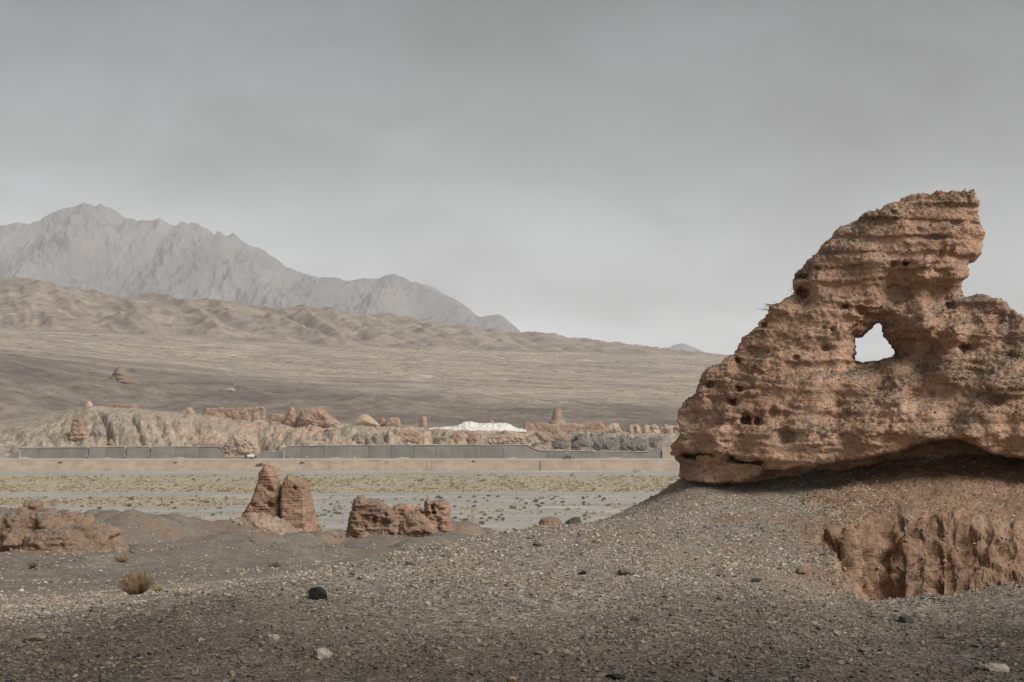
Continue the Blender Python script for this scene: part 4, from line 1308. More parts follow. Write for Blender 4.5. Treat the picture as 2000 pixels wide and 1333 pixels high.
def ground_stones(n, y0, y1, s0, s1, power, rg):
    yy = np.sqrt(rg.uniform(y0 ** 2, y1 ** 2, n))
    lipx = (np.interp(yy, PIT_L[:, 0], PIT_L[:, 1]) - 1000) / F * yy
    uu = rg.uniform(-0.43, 0.43, n)
    xx = uu * yy
    keep = pit_mask(xx, yy) < 0.15
    bare = sstep(0.40, 0.05, np.abs(xx - lipx) + 0.22 * fbm(xx * 1.8, yy * 1.8, 6.1, 4, 0.6)) * sstep(10.6, 11.2, yy) * sstep(16, 15, yy)
    keep &= rg.uniform(size=n) > 0.75 * bare
    xx, yy = xx[keep], yy[keep]
    pxx = 1000 + F * xx / yy
    # stones lie thicker here, thinner there
    dens = 0.60 + 0.75 * fbm(xx * 0.9, yy * 0.7, 2.9, 4, 0.6)
    thin = 1 - 0.93 * sstep(17.0, 17.9, yy + (pxx - 1340) / 900) * (pxx > 1340)
    keep = rg.uniform(size=len(xx)) < np.clip(dens, 0.08, 1) * thin * (1 - 0.75 * (pxx > 1330) * (yy > 19)) * (1 - 0.93 * sstep(1660, 1740, pxx) * (yy > 14))
    xx, yy = xx[keep], yy[keep]
    s = s0 * (s1 / s0) ** (rg.uniform(size=len(xx)) ** power)
    zz = ground_z(xx, yy)
    # tilt with the ground
    e = 0.08
    sx = (ground_z(xx + e, yy) - ground_z(xx - e, yy)) / (2 * e)
    sy = (ground_z(xx, yy + e) - ground_z(xx, yy - e)) / (2 * e)
    rot = np.stack([np.arctan(np.clip(sy, -1, 1)) + rg.normal(0, 0.30, len(xx)), -np.arctan(np.clip(sx, -1, 1)) + rg.normal(0, 0.30, len(xx)), rg.uniform(0, 6.28, len(xx))], 1)
    scl = s[:, None] * rg.uniform(0.75, 1.3, (len(xx), 3))
    zz = zz + 0.08 * s
    return np.stack([xx, yy, zz], 1), rot, scl


def vignette_tint(P_):
    """lens vignette painted into the stone tints: darkest in front, lifting towards the ruin"""
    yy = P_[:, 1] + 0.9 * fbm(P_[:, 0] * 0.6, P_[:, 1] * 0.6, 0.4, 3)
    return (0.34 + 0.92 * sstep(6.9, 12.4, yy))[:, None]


sets = [ground_stones(70000, 6.2, 12.5, 0.011, 0.030, 1.6, RNG), ground_stones(95000, 6.2, 22, 0.018, 0.050, 1.9, RNG), ground_stones(2600, 6.4, 21, 0.042, 0.075, 1.8, RNG)]
sets.append(ground_stones(26000, 21, 62, 0.035, 0.13, 2.4, RNG))
sets.append(ground_stones(9000, 40, 110, 0.08, 0.24, 2.6, RNG))
# more chips spilled over the pit's left lip and the bank top
ii = RNG.choice(np.where((bn[:, 2] > 0.80))[0], 11000)
bp = BV[ii] + RNG.normal(0, 0.03, (len(ii), 3)) * np.array([1, 1, 0.15])
kb = RNG.uniform(size=len(ii)) > 0.86 * sstep(1640, 1780, 1000 + F * bp[:, 0] / bp[:, 1])
bp, ii = bp[kb], ii[kb]
sets.append((bp, np.stack([RNG.normal(0, .35, len(ii)), RNG.normal(0, .35, len(ii)), RNG.uniform(0, 6.28, len(ii))], 1), (0.016 * (3.0 ** RNG.uniform(size=len(ii)) ** 1.5))[:, None] * RNG.uniform(.8, 1.3, (len(ii), 3))))
P = np.concatenate([s[0] for s in sets])
o = scatter('gravel', P, np.concatenate([s[1] for s in sets]), np.concatenate([s[2] for s in sets]), stone_tints(len(P), RNG) * vignette_tint(P), STONE_COL)
tag(o, 'loose grey slate gravel covering the foreground rise', 'gravel', kind='stuff')

# crumbled clay: clods along the pit's lip and fallen lumps round the small ruins
CL = np.array([(0.29, 0.205, 0.145), (0.35, 0.25, 0.178), (0.23, 0.16, 0.115), (0.39, 0.295, 0.22)])
rp, rs = [], []
for cx, cy, rx, ry, n_, s0_, s1_ in ((545, 103, 6.5, 5, 330, 0.07, 0.42), (640, 102, 3.5, 3, 150, 0.07, 0.4), (735, 103, 5.5, 4, 300, 0.07, 0.42), (855, 105, 4.5, 3, 200, 0.07, 0.36), (120, 54.5, 5.0, 2.4, 300, 0.04, 0.26), (705, 95, 3, 3, 90, 0.06, 0.3), (430, 61, 1.5, 1.5, 60, 0.04, 0.16)):
    q = RNG.normal(0, 0.55, (n_, 2)) * np.array([rx, ry]) + np.array([(cx - 1000) / F * cy, cy])
    rp.append(np.stack([q[:, 0], q[:, 1], ground_z(q[:, 0], q[:, 1])], 1))
    rs.append(s0_ * (s1_ / s0_) ** (RNG.uniform(size=n_) ** 2.2))
yy = RNG.uniform(10.9, 15.6, 900)
xx = (np.interp(yy, PIT_L[:, 0], PIT_L[:, 1]) - 1000) / F * yy - np.abs(RNG.normal(0, 0.20, 900)) + 0.02
rp.append(np.stack([xx, yy, ground_z(xx, yy)], 1))
rs.append(0.012 * 4.2 ** (RNG.uniform(size=900) ** 2.2))
ii = RNG.choice(np.where((bn[:, 2] < 0.85) & (BV[:, 2] < -1.6))[0], 900)
rp.append(BV[ii])
rs.append(0.012 * 6 ** (RNG.uniform(size=900) ** 2.4))
rp, rs = np.concatenate(rp), np.concatenate(rs)
n = len(rp)
rp[:, 2] += 0.12 * rs
o = scatter('rubble', rp, np.stack([RNG.normal(0, .5, n), RNG.normal(0, .5, n), RNG.uniform(0, 6.28, n)], 1), rs[:, None] * RNG.uniform(.7, 1.3, (n, 3)) * np.array([1, 1, 1.9]), CL[RNG.choice(4, n)] * RNG.uniform(.8, 1.15, (n, 1)), STONE_COL)
tag(o, 'crumbled brown clay rubble round the small ruins and along the pit lip', 'rubble', kind='stuff')

# chips lying on the ruin's sloping tops and stuck in its face
up = np.where(hero_n[:, 2] > 0.42)[0]
fc = np.where(hgr > 0.45)[0]
ii = np.concatenate([RNG.choice(up, 5000), RNG.choice(fc, 11000)])
nn = hero_n[ii]
P = hero_w[ii] - HO + nn * 0.004
s = 0.014 * (3.2 ** (RNG.uniform(size=len(ii)) ** 1.8))
s[5000:] *= 0.85
rot = np.stack([np.arctan2(-nn[:, 1], np.maximum(nn[:, 2], 0.25)) * 0.8 + RNG.normal(0, .4, len(ii)), np.arctan2(nn[:, 0], np.maximum(nn[:, 2], 0.25)) * 0.8 + RNG.normal(0, .4, len(ii)), RNG.uniform(0, 6.28, len(ii))], 1)
tc = stone_tints(len(ii), RNG) * np.array([0.86, 0.74, 0.61])
o = scatter('gravel', P, rot, s[:, None] * RNG.uniform(.75, 1.3, (len(ii), 3)), tc, STONE_COL, hero)
tag(o, kind='stuff')


stv, stq = [], []
for i in range(26):
    pl_, pz_ = to_local(random.uniform(1500, 1512) if i < 18 else random.uniform(1548, 1556), random.uniform(594, 616) if i < 18 else random.uniform(548, 578))
    c_ = np.array([pl_ * ca + D0 * sa, -pl_ * sa + D0 * ca, pz_]) - HO + np.array([0.03, RNG.normal() * 0.12, 0])
    dv_ = np.array([-1.0, RNG.normal() * .4, RNG.uniform(-.2, .8)])
    dv_ *= RNG.uniform(0.05, 0.14) / np.linalg.norm(dv_)
    b_0 = len(stv)
    wv_ = np.array([0, 0.0, 0.003])
    wy_0 = np.array([0, 0.003, 0.0])
    stv += [c_ - wv_, c_ + wv_, c_ + dv_ + wv_ * .5, c_ + dv_ - wv_ * .5, c_ - wy_0, c_ + wy_0, c_ + dv_ + wy_0 * .5, c_ + dv_ - wy_0 * .5]
    stq += [(b_0, b_0 + 1, b_0 + 2, b_0 + 3), (b_0 + 4, b_0 + 5, b_0 + 6, b_0 + 7)]
tag(link('straw', mesh_np('straw', np.array(stv), np.array(stq), plain('old_straw', (0.12, 0.09, 0.06)), False), hero), kind='stuff')


def ray_ground(px, py, y0=5.0, y1=130.0, fn=ground_z):
    yy = np.exp(np.linspace(math.log(y0), math.log(y1), 6000))
    xx = (px - 1000) / F * yy
    zr = (YH - py) / F * yy
    hit = np.where(zr <= fn(xx, yy))[0]
    k = hit[0] if len(hit) else len(yy) - 1
    return np.array([xx[k], yy[k], float(fn(xx[k:k + 1], yy[k:k + 1])[0])])


C_BLACK, C_GREY, C_BROWN, C_PALE, C_RED, C_OCHRE = (0.03, 0.029, 0.028), (0.15, 0.14, 0.127), (0.20, 0.155, 0.115), (0.29, 0.255, 0.212), (0.26, 0.165, 0.115), (0.33, 0.22, 0.09)
RM = {k: rock_mat(k + '_stone_surface', c) for k, c in (('black', C_BLACK), ('grey', C_GREY), ('brown', C_BROWN), ('pale', C_PALE), ('reddish', C_RED), ('ochre', C_OCHRE), ('dark', (0.075, 0.07, 0.066)))}
SPECIAL = [  # px, py of the foot, width px, height ratio, colour, name, label
    (619, 1172, 31, 0.92, 'black', 'rock', 'upright black angular rock standing alone on the grey gravel'),
    (626, 1289, 42, 0.62, 'pale', 'stone', 'large pale beige angular stone, straight below the upright black rock'),
    (70, 1256, 38, 0.52, 'brown', 'stone', 'rounded brown stone in dark gravel near the left edge'),
    (1222, 1124, 42, 0.30, 'grey', 'stone', 'long flat grey slate slab on the gravel rise'),
    (1050, 1068, 24, 0.55, 'grey', 'stone', 'squarish grey stone near the crest of the gravel rise'),
    (1571, 1122, 30, 0.55, 'reddish', 'stone', 'reddish wedge of stone beside the lip of the clay pit'),
    (1480, 1137, 24, 0.42, 'dark', 'stone', 'dark tilted slate slab left of the reddish wedge stone'),
    (1952, 1312, 40, 0.40, 'pale', 'stone', 'pale flat oval stone in the lower right corner'),
    (1772, 1216, 28, 0.55, 'dark', 'stone', 'dark rounded cobble on the gravel berm before the pit'),
    (1202, 1328, 34, 0.40, 'black', 'stone', 'flat black stone at the bottom edge of the gravel'),
    (1000, 1332, 15, 0.8, 'ochre', 'stone', 'small ochre orange stone at the bottom edge'),
    (1137, 1123, 14, 0.7, 'black', 'stone', 'small black stone just left of the long slate slab'),
    (531, 1251, 24, 0.55, 'pale', 'stone', 'whitish rounded stone up and left of the large beige one'),
    (1240, 1214, 16, 0.75, 'dark', 'stone', 'small dark round stone alone below the long slate slab'),
    (186, 1196, 32, 0.35, 'grey', 'stone', 'thin grey slab half raised on the dark gravel at left'),
    (1636, 1242, 18, 0.6, 'pale', 'stone', 'small cream pebble on the bare gravel below the pit'),
    (1605, 1232, 18, 0.6, 'grey', 'stone', 'smooth blue grey pebble beside the cream pebble'),
    (1412, 1128, 22, 0.35, 'grey', 'stone', 'thin grey flake lying between the long slab and the dark tilted slab'),
]


def put_stone(px, py, wpx, ratio, mat, name, label, group, seed):
    c = ray_ground(px, py)
    w = wpx / F * c[1]
    me_ = stone_mesh(name, seed, ratio * 0.95, RM[mat], 3, 0.97)
    o_ = link(name, me_, None, (c[0], c[1] + 0.2 * w, c[2] + 0.30 * ratio * w))
    o_.scale = (w * 1.15,) * 3
    o_.rotation_euler = (random.uniform(-.15, .15), random.uniform(-.2, .2), random.uniform(-0.5, 0.5))
    tag(o_, label, 'stone', group)


for i, (px, py, w, rt, mt, nm, lb) in enumerate(SPECIAL):
    put_stone(px, py, w, rt, mt, nm, lb, None, 500 + i)
rk = [stone_mesh('stone', 700 + i, [0.3, 0.4, 0.5, 0.25, 0.6, 0.35][i % 6], RM[('grey', 'brown', 'pale')[i // 6]], 2, 0.95) for i in range(18)]
LB = {0: ('plain grey slate chip lying loose among the foreground gravel', 'grey slate chips in the gravel'),
      1: ('plain brown stone lying loose among the foreground gravel', 'brown stones in the gravel'),
      2: ('plain pale stone lying loose among the foreground gravel', 'pale stones in the gravel')}
n_st = 0
loose = []
while n_st < 280:
    yy = math.sqrt(random.uniform(6.9 ** 2, 15 ** 2))
    xx = random.uniform(-0.355, 0.355) * yy
    if float(pit_mask(np.array([xx]), np.array([yy]))[0]) > 0.1:
        continue
    k = random.choices((0, 1, 2), (0.60, 0.30, 0.10))[0]
    w = random.choice((random.uniform(0.034, 0.055), random.uniform(0.034, 0.078))) * (0.75 + yy / 30) * (1 if k != 2 else 0.7)
    z_ = float(ground_z(np.array([xx]), np.array([yy]))[0])
    o = link('stone', rk[k * 6 + random.randrange(6)], None, (xx, yy, z_ + 0.10 * w))
    o.scale = (w, w, w)
    o.rotation_euler = (random.gauss(0, .2), random.gauss(0, .2), random.uniform(0, 6.28))
    loose.append((o, k))
    n_st += 1

ORD = ['', 'second ', 'third ', 'fourth ', 'fifth ', 'sixth ', 'seventh ', 'eighth ', 'ninth ', 'tenth ', 'eleventh ', 'twelfth ', 'thirteenth ', 'fourteenth ', 'fifteenth ', 'sixteenth ', 'seventeenth ', 'eighteenth ', 'nineteenth ', 'twentieth ']


def ordinal(i):
    if i < 20:
        return ORD[i]
    tens = ['twenty', 'thirty', 'forty', 'fifty', 'sixty'][(i + 1) // 10 - 2]
    u = (i + 1) % 10
    return (tens + ' ' + (ORD[u - 1] if u > 1 else 'first ')) if u else {'twenty': 'twentieth ', 'thirty': 'thirtieth ', 'forty': 'fortieth ', 'fifty': 'fiftieth ', 'sixty': 'sixtieth '}[tens]


def rank_labels(items, marks, text):
    """each item gets the landmark nearest to it in the view and its rank among its kind there"""
    buckets = {}
    for ob, kd in items:
        p_ = ob.location
        q_ = (1000 + F * p_.x / p_.y, YH - F * p_.z / p_.y)
        m_ = min(marks, key=lambda m: (m[0] - q_[0]) ** 2 + (m[1] - q_[1]) ** 2)
        buckets.setdefault((kd, m_[2]), []).append(((m_[0] - q_[0]) ** 2 + (m_[1] - q_[1]) ** 2, ob))
    for (kd, mk), lst in buckets.items():
        lst.sort(key=lambda t_: t_[0])
        for i_, (_, ob) in enumerate(lst):
            lb_, ct_, gp_ = text(kd, ordinal(i_), mk)
            tag(ob, lb_, ct_, gp_)


STONE_MARKS = [(619, 1160, 'upright black rock'), (626, 1278, 'large beige stone'), (70, 1248, 'rounded brown stone at left'), (1222, 1118, 'long slate slab'), (1050, 1063, 'squarish grey crest stone'), (1571, 1113, 'reddish wedge stone'),
               (1480, 1132, 'dark tilted slab'), (1952, 1307, 'pale oval stone'), (1772, 1212, 'dark cobble on the berm'), (1202, 1325, 'flat black stone'), (1000, 1328, 'ochre stone'), (531, 1247, 'whitish rounded stone'),
               (1240, 1210, 'dark round stone'), (186, 1192, 'half raised slab'), (1636, 1238, 'cream pebble'), (266, 1150, 'round dry bush')]
rank_labels(loose, STONE_MARKS, lambda k_, o_, m_: ((f"{o_}{('grey slate chip', 'brown gravel stone', 'pale gravel stone')[k_]} from the {m_}" if o_ else f"{('grey slate chip', 'brown gravel stone', 'pale gravel stone')[k_]} closest to the {m_}"), 'stone', LB[k_][1]))

# ------------------------------------------------------------------ relief: a weathered lump of earth from its outline


def relief(name, outline, Y, T, r, h, mat, label, cat='ruin', group=None, amp=1.0, lay=None, front=None, ragged=1.0, pits=(), parent=None, yc=0.0, lean=0.0, seed=0.0, blk=1.0):
    pl = np.array([((p - 1000) / F * Y, (YH - q) / F * Y) for p, q in outline])
    mn, mx = pl.min(0), pl.max(0)
    sz = max(mx - mn)
    tmax = T * 1.25 + 3 * h
    xs_, zs_ = np.arange(mn[0] - 4 * h, mx[0] + 4 * h, h), np.arange(mn[1] - 4 * h, mx[1] + 4 * h, h)
    ys_ = np.arange(-tmax, tmax, h)
    X, Z = np.meshgrid(xs_, zs_, indexing='ij')
    rw = ragged * 0.012 * sz
    k = 9.0 / sz
    wx_ = rw * fbm(X * k + seed, 0.3 + seed, Z * k, 3, 0.6)
    wz_ = rw * fbm(X * k, 5.3 + seed, Z * k + seed, 3, 0.6)
    dd = poly_sdf(X + wx_, Z + wz_, pl)
    t = T * (1 - np.exp(-np.maximum(-dd, 0) / r)) + h * 0.6
    PX, PY = 1000 + F * X / Y, YH - F * Z / Y
    k2_ = 4.0 / sz
    tf = t * (1 + 0.30 * amp * fbm(X * k2_ + seed, 2.0, Z * k2_ * 1.6, 4, 0.55))
    if front:
        tf = tf * front(PX, PY)
    for p, q, rr, dp in pits:
        tf = tf - dp * np.exp(-(((PX - p) / rr) ** 2 + ((PY - q) / rr) ** 2) ** 1.5)
    ln = lean * (Z - mn[1])
    v = np.maximum(dd[:, None, :], np.maximum(-ys_[None, :, None] - tf[:, None, :] + ln[:, None, :], ys_[None, :, None] - t[:, None, :] - ln[:, None, :])).astype(np.float32)
    for ax in range(3):
        sl_ = [slice(None)] * 3
        for e_ in (0, -1):
            sl_[ax] = e_
            v[tuple(sl_)] = h
    Vv, Q = surface_nets(v, (xs_[0], ys_[0], zs_[0]), h)
    nn_ = vnormals(Vv, Q)
    x_, y_, z_ = Vv.T
    kk = 10.0 / sz
    dsp = 0.009 * sz * amp * fbm(x_ * kk * 1.5 + seed, y_ * kk * 1.5, z_ * kk * 1.8, 5, 0.62)
    if blk:
        dsp = dsp + blk * sz * (0.020 * blocky(x_, y_, z_, 9.0 / sz, 13.0 / sz, seed) + 0.010 * blocky(x_, y_, z_, 22.0 / sz, 30.0 / sz, seed + 2) + 0.005 * blocky(x_, y_, z_, 48.0 / sz, 60.0 / sz, seed + 5))
    if lay:
        dsp = dsp + lay[1] * np.sin(z_ * 2 * math.pi / lay[0] + 1.2 * fbm(x_ * kk * .4, y_ * kk * .4, z_ * kk * .4, 2)) * np.clip(0.55 + perlin(x_ * kk * .5, y_ * kk, z_ * kk), 0, 1)
    Vv = Vv + nn_ * dsp[:, None]
    cx, bz = float((mn[0] + mx[0]) / 2), float(mn[1])
    Vv = Vv - np.array([cx, 0, bz], np.float32)
    o_ = link(name, mesh_np(name, Vv, Q, mat), parent, (cx, Y + yc, bz))
    if not parent:
        tag(o_, label, cat, group)
    return o_


# left mound with its little block, the two-piece tower, the broken wall
relief('earth_mound', [(-60, 1110), (-60, 1010), (-20, 1004), (8, 1000), (22, 992), (60, 993), (100, 992), (128, 996), (150, 1000), (165, 1006), (180, 1008), (190, 1016), (212, 1024), (226, 1032), (238, 1036), (234, 1050), (240, 1062), (255, 1072), (272, 1092), (270, 1112)],
       58, 1.5, 0.55, 0.05, M_RUIN2, 'broad eroded brown earth mound at the left edge of the slope', 'mound', amp=1.2, lay=(0.32, 0.025), seed=3.1, blk=0.6,
       pits=((20, 1050, 9, 0.35), (70, 1030, 22, 0.5), (150, 1020, 10, 0.25), (195, 1028, 14, 0.2)))
relief('earth_mound', [(30, 1112), (36, 1072), (50, 1046), (62, 1037), (90, 1031), (120, 1030), (142, 1032), (160, 1044), (178, 1056), (196, 1072), (210, 1088), (214, 1112)],
       56.6, 0.95, 0.5, 0.045, M_RUIN2, 'low layered brown earth lobe in front of the broad mound', 'mound', amp=1.1, lay=(0.22, 0.04), seed=8.2, blk=0.6)
relief('earth_block', [(34, 1000), (40, 994), (46, 988), (48, 978), (62, 977), (76, 977), (84, 981), (84, 1000)],
       74, 0.5, 0.1, 0.04, M_RUIN, 'small square brown earth block on top of the left mound', 'ruin', amp=0.8, seed=1.7)
relief('earth_mound', [(380, 1075), (405, 1050), (430, 1034), (450, 1022), (466, 1010), (486, 1001), (515, 1000), (540, 1009), (565, 1023), (590, 1037), (612, 1048), (640, 1056), (650, 1075)],
       104.5, 1.6, 1.3, 0.085, clay_mat('mound_earth', (0.37, 0.27, 0.20), (0.24, 0.185, 0.145), (0.50, 0.385, 0.285), 0.6, True, 0.1, 0.7, 0.70, 1.0, 0.5), 'pale crumbled earth mound at the foot of the split tower ruin', 'mound', amp=1.3, seed=5.0, blk=0.35)
tow = empty('ruined_tower', (float(pt(545, 1050, 108)[0]), 108, float(pt(545, 1050, 108)[2])))
tag(tow, 'split earthen tower ruin of two peaks on the mid slope', 'ruin')


def reparent(o_, p_):
    o_.parent = p_
    o_.location = o_.location - p_.location
    for k_ in ('label', 'category', 'group', 'kind'):
        if k_ in o_:
            del o_[k_]


a1 = relief('peak', [(455, 1070), (470, 1012), (478, 1000), (485, 984), (495, 965), (504, 942), (506, 926), (510, 918), (516, 908), (523, 904), (529, 909), (535, 913), (538, 922), (543, 932), (546, 944), (548, 950), (553, 955), (554, 985), (556, 1010), (562, 1070)],
            108, 1.1, 0.10, 0.06, M_RUIN, '', lay=(0.22, 0.028), seed=2.0, amp=0.5, blk=0.5, pits=((531, 955, 5, .35), (535, 985, 4, .3), (500, 985, 5, .25), (530, 985, 4, .3)))
reparent(a1, tow)
a2 = relief('block', [(549, 1070), (549, 980), (551, 950), (555, 938), (561, 929), (566, 924), (572, 928), (580, 933), (590, 938), (601, 944), (605, 951), (606, 962), (611, 980), (616, 1003), (622, 1026), (628, 1040), (632, 1070)],
            107.6, 1.25, 0.08, 0.06, M_RUIN, '', lay=(0.2, 0.022), seed=4.4, amp=0.3, blk=0.45, front=lambda p, q: np.clip(1.0 - 0.048 * np.maximum(p - 596 - (q - 960) * 0.05, 0), 0.05, 1), pits=((580, 951, 4, .35), (596, 954, 3, .3)))
reparent(a2, tow)
relief('earth_block', [(578, 1078), (583, 1056), (590, 1046), (606, 1040), (622, 1041), (634, 1046), (638, 1064), (638, 1078)], 102.5, 0.9, 0.35, 0.06, M_RUIN, 'chunky collapsed earth block in front of the split tower', 'ruin', amp=1.0, seed=6.1)
relief('earth_block', [(632, 1070), (634, 1046), (640, 1037), (655, 1037), (664, 1042), (668, 1056), (670, 1070)], 104, 0.8, 0.3, 0.06, M_RUIN, 'small pale earth block between the split tower and the broken wall', 'ruin', amp=1.0, seed=6.9, pits=((644, 1058, 5, .4),))
relief('ruined_wall', [(676, 1052), (679, 1020), (684, 1000), (690, 980), (697, 969), (706, 967), (714, 971), (720, 975), (738, 974), (748, 978), (756, 985), (764, 993), (772, 1000), (778, 1010), (782, 1022), (784, 1052)],
       107, 0.95, 0.2, 0.06, M_RUIN2, 'thick broken earthen wall right of the split tower', 'ruin', amp=1.2, lay=(0.3, 0.05), seed=9.0, pits=((755, 1003, 4, .3), (732, 1012, 5, .35), (750, 1024, 10, .3)))
relief('ruined_wall', [(762, 1045), (764, 994), (772, 986), (786, 984), (800, 986), (810, 990), (826, 990), (834, 1000), (838, 1045)],
       110, 0.6, 0.18, 0.06, M_RUIN, 'low worn wall piece between the broken wall and the block with a slit', 'ruin', amp=1.2, lay=(0.3, 0.03), seed=10.0)
relief('ruined_block', [(826, 1045), (828, 1000), (829, 982), (833, 973), (838, 974), (842, 978), (856, 976), (870, 976), (877, 981), (880, 990), (880, 1010), (884, 1028), (888, 1045)],
       108.5, 0.85, 0.16, 0.06, M_RUIN, 'square earthen block with a dark slit opening, right end of the broken wall', 'ruin', amp=1.0, lay=(0.3, 0.03), seed=11.0, pits=((845, 993, 3.5, .7), (848, 1000, 4, .8), (844, 988, 2.5, .6)))
relief('earth_mound', [(770, 1060), (784, 1020), (800, 1004), (815, 998), (828, 1004), (840, 1018), (852, 1030), (870, 1060)], 106.6, 0.8, 0.5, 0.07, M_RUIN2, 'grey brown rubble heap in front of the block with a slit', 'mound', amp=1.2, seed=12.0)
relief('earth_mound', [(680, 1078), (690, 1056), (702, 1042), (712, 1036), (722, 1042), (735, 1052), (760, 1058), (774, 1066), (780, 1078)], 97, 0.9, 0.6, 0.07, M_RUIN2, 'pointed little clay heap below the thick broken wall', 'mound', amp=1.2, seed=13.0)
relief('earth_hollow', [(380, 1096), (388, 1082), (402, 1073), (420, 1069), (440, 1071), (452, 1078), (462, 1096)], 63, 0.5, 0.5, 0.045, M_RUIN2, 'dark brown clay hollow in the grey slope below the split tower', 'hollow', amp=1.2, seed=33.0, pits=((418, 1081, 22, 0.55), (400, 1083, 8, .2)))
relief('earth_ledge', [(425, 1066), (432, 1056), (455, 1050), (480, 1047), (500, 1050), (505, 1066)], 91, 0.5, 0.4, 0.06, M_RUIN2, 'low crumbling clay ledge left of the split tower foot', 'ledge', amp=1.4, seed=34.0)
relief('earth_ledge', [(788, 1044), (796, 1032), (815, 1026), (835, 1025), (842, 1034), (846, 1044)], 101, 0.6, 0.4, 0.06, M_RUIN2, 'low brown clay ledge below the rubble heap', 'ledge', amp=1.4, seed=35.0)
relief('boulder', [(1048, 1045), (1052, 1020), (1058, 1012), (1075, 1009), (1088, 1010), (1098, 1018), (1104, 1045)], 118, 0.9, 0.5, 0.07, M_RUIN2, 'brown earth lump just behind the crest of the gravel rise', 'mound', amp=1.2, seed=14.0)
relief('boulder', [(1088, 1045), (1100, 1024), (1112, 1014), (1124, 1009), (1134, 1014), (1140, 1045)], 116, 0.9, 0.6, 0.07, M_GROUND, 'grey gravel lump behind the crest, right of the brown lump', 'mound', amp=0.8, seed=15.0)

# ------------------------------------------------------------------ concrete retaining walls across the river
WY = 951.0


def wall_run(label, top, base, step, mat, name='retaining_wall', cat='wall', lean=0.45, cope=True):
    top, base = np.array(top, float), np.array(base, float)
    p0, p1 = top[0, 0], top[-1, 0]
    root = empty(name, tuple(pt((p0 + p1) / 2, np.interp((p0 + p1) / 2, base[:, 0], base[:, 1]), WY)))
    tag(root, label, cat, 'walls along the far road')
    o0 = np.array(root.location)
    n = max(1, int(round((p1 - p0) / step)))
    edges = np.linspace(p0, p1, n + 1)
    for i in range(n):
        a, b_ = edges[i] + 0.25, edges[i + 1] - 0.25
        pp = np.linspace(a, b_, 7)
        yo = 0.10 * ((i * 7) % 5 - 2)
        Vw = []
        for p in pp:
            zb = (YH - np.interp(p, base[:, 0], base[:, 1])) / F * WY - 0.3
            zt = (YH - np.interp(p, top[:, 0], top[:, 1])) / F * WY
            xw = (p - 1000) / F * WY
            dy = lean * (zt - zb)
            for (yy, zz) in ((WY + yo, zb), (WY + yo + dy, zt), (WY + yo + dy + 1.2, zt), (WY + yo + dy + 1.2, zb)):
                Vw.append((xw, yy, zz))
        Vw = np.array(Vw) - o0
        Q = []
        for k in range(6):
            for e in range(4):
                a0, a1_ = k * 4 + e, k * 4 + (e + 1) % 4
                Q.append((a0, a0 + 4, a1_ + 4, a1_))
        Q.append((0, 1, 2, 3))
        Q.append((24, 27, 26, 25))
        link('panel', mesh_np('panel', Vw, np.array(Q), M_CONC if (i * 3) % 4 < 2 else M_CONC2, False), root)
    if cope:
        pp = np.linspace(p0, p1, max(6, int((p1 - p0) / 8)))
        Vw = []
        for p in pp:
            zb = (YH - np.interp(p, base[:, 0], base[:, 1])) / F * WY
            zt = (YH - np.interp(p, top[:, 0], top[:, 1])) / F * WY
            xw = (p - 1000) / F * WY
            y0_ = WY + lean * (zt - zb)
            for yy, zz in ((y0_ - 0.35, zt + 0.02), (y0_ - 0.35, zt + 0.15 + 0.25 * random.random()), (y0_ + 1.8, zt + 0.35 + 0.9 * random.random() ** 3), (y0_ + 1.8, zt + 0.02)):
                Vw.append((xw, yy, zz))
        Q = [(k * 4 + e, k * 4 + e + 4, k * 4 + (e + 1) % 4 + 4, k * 4 + (e + 1) % 4) for k in range(len(pp) - 1) for e in range(4)]
        Q += [(0, 1, 2, 3), tuple((len(pp) - 1) * 4 + e for e in (3, 2, 1, 0))]
        link('coping', mesh_np('coping', np.array(Vw) - o0, np.array(Q), M_COPE, False), root)
    return root


wall_run('grey concrete retaining wall, leftmost stretch before the first dark gully', [(24, 892), (32, 876), (167, 875)], [(24, 900), (167, 899)], 48, M_CONC)
wall_run('grey concrete retaining wall stretch between the first and second dark gullies', [(172, 874.5), (240, 874)], [(172, 899), (236, 899)], 36, M_CONC)
wall_run('short grey concrete wall stretch between the second and third dark gullies', [(246, 874), (288, 874)], [(246, 899), (288, 899)], 21, M_CONC)
wall_run('grey concrete retaining wall right of the third gully, ending at the pink outcrop', [(293, 874), (426, 873.5), (436, 883)], [(293, 899), (436, 899)], 48, M_CONC)
wall_run('low pale concrete kerb wall behind the tanker truck', [(438, 894), (495, 893.5)], [(438, 900), (495, 900)], 57, M_CONC)
wall_run('very long grey concrete retaining wall with stepped top', [(500, 890), (503, 884), (542, 884), (560, 873), (640, 871.5), (1033, 870.5), (1041, 877), (1056, 881.5), (1266, 884), (1284, 877), (1291, 874)], [(500, 900), (1287, 901)], 44, M_CONC)
rw = wall_run('tan stone faced ramp wall at the far right end of the concrete walls', [(1294, 874), (1420, 873)], [(1292, 902), (1420, 902)], 42, M_BANK, cope=False)
for ch in rw.children:
    ch.data.materials[0] = M_BANK
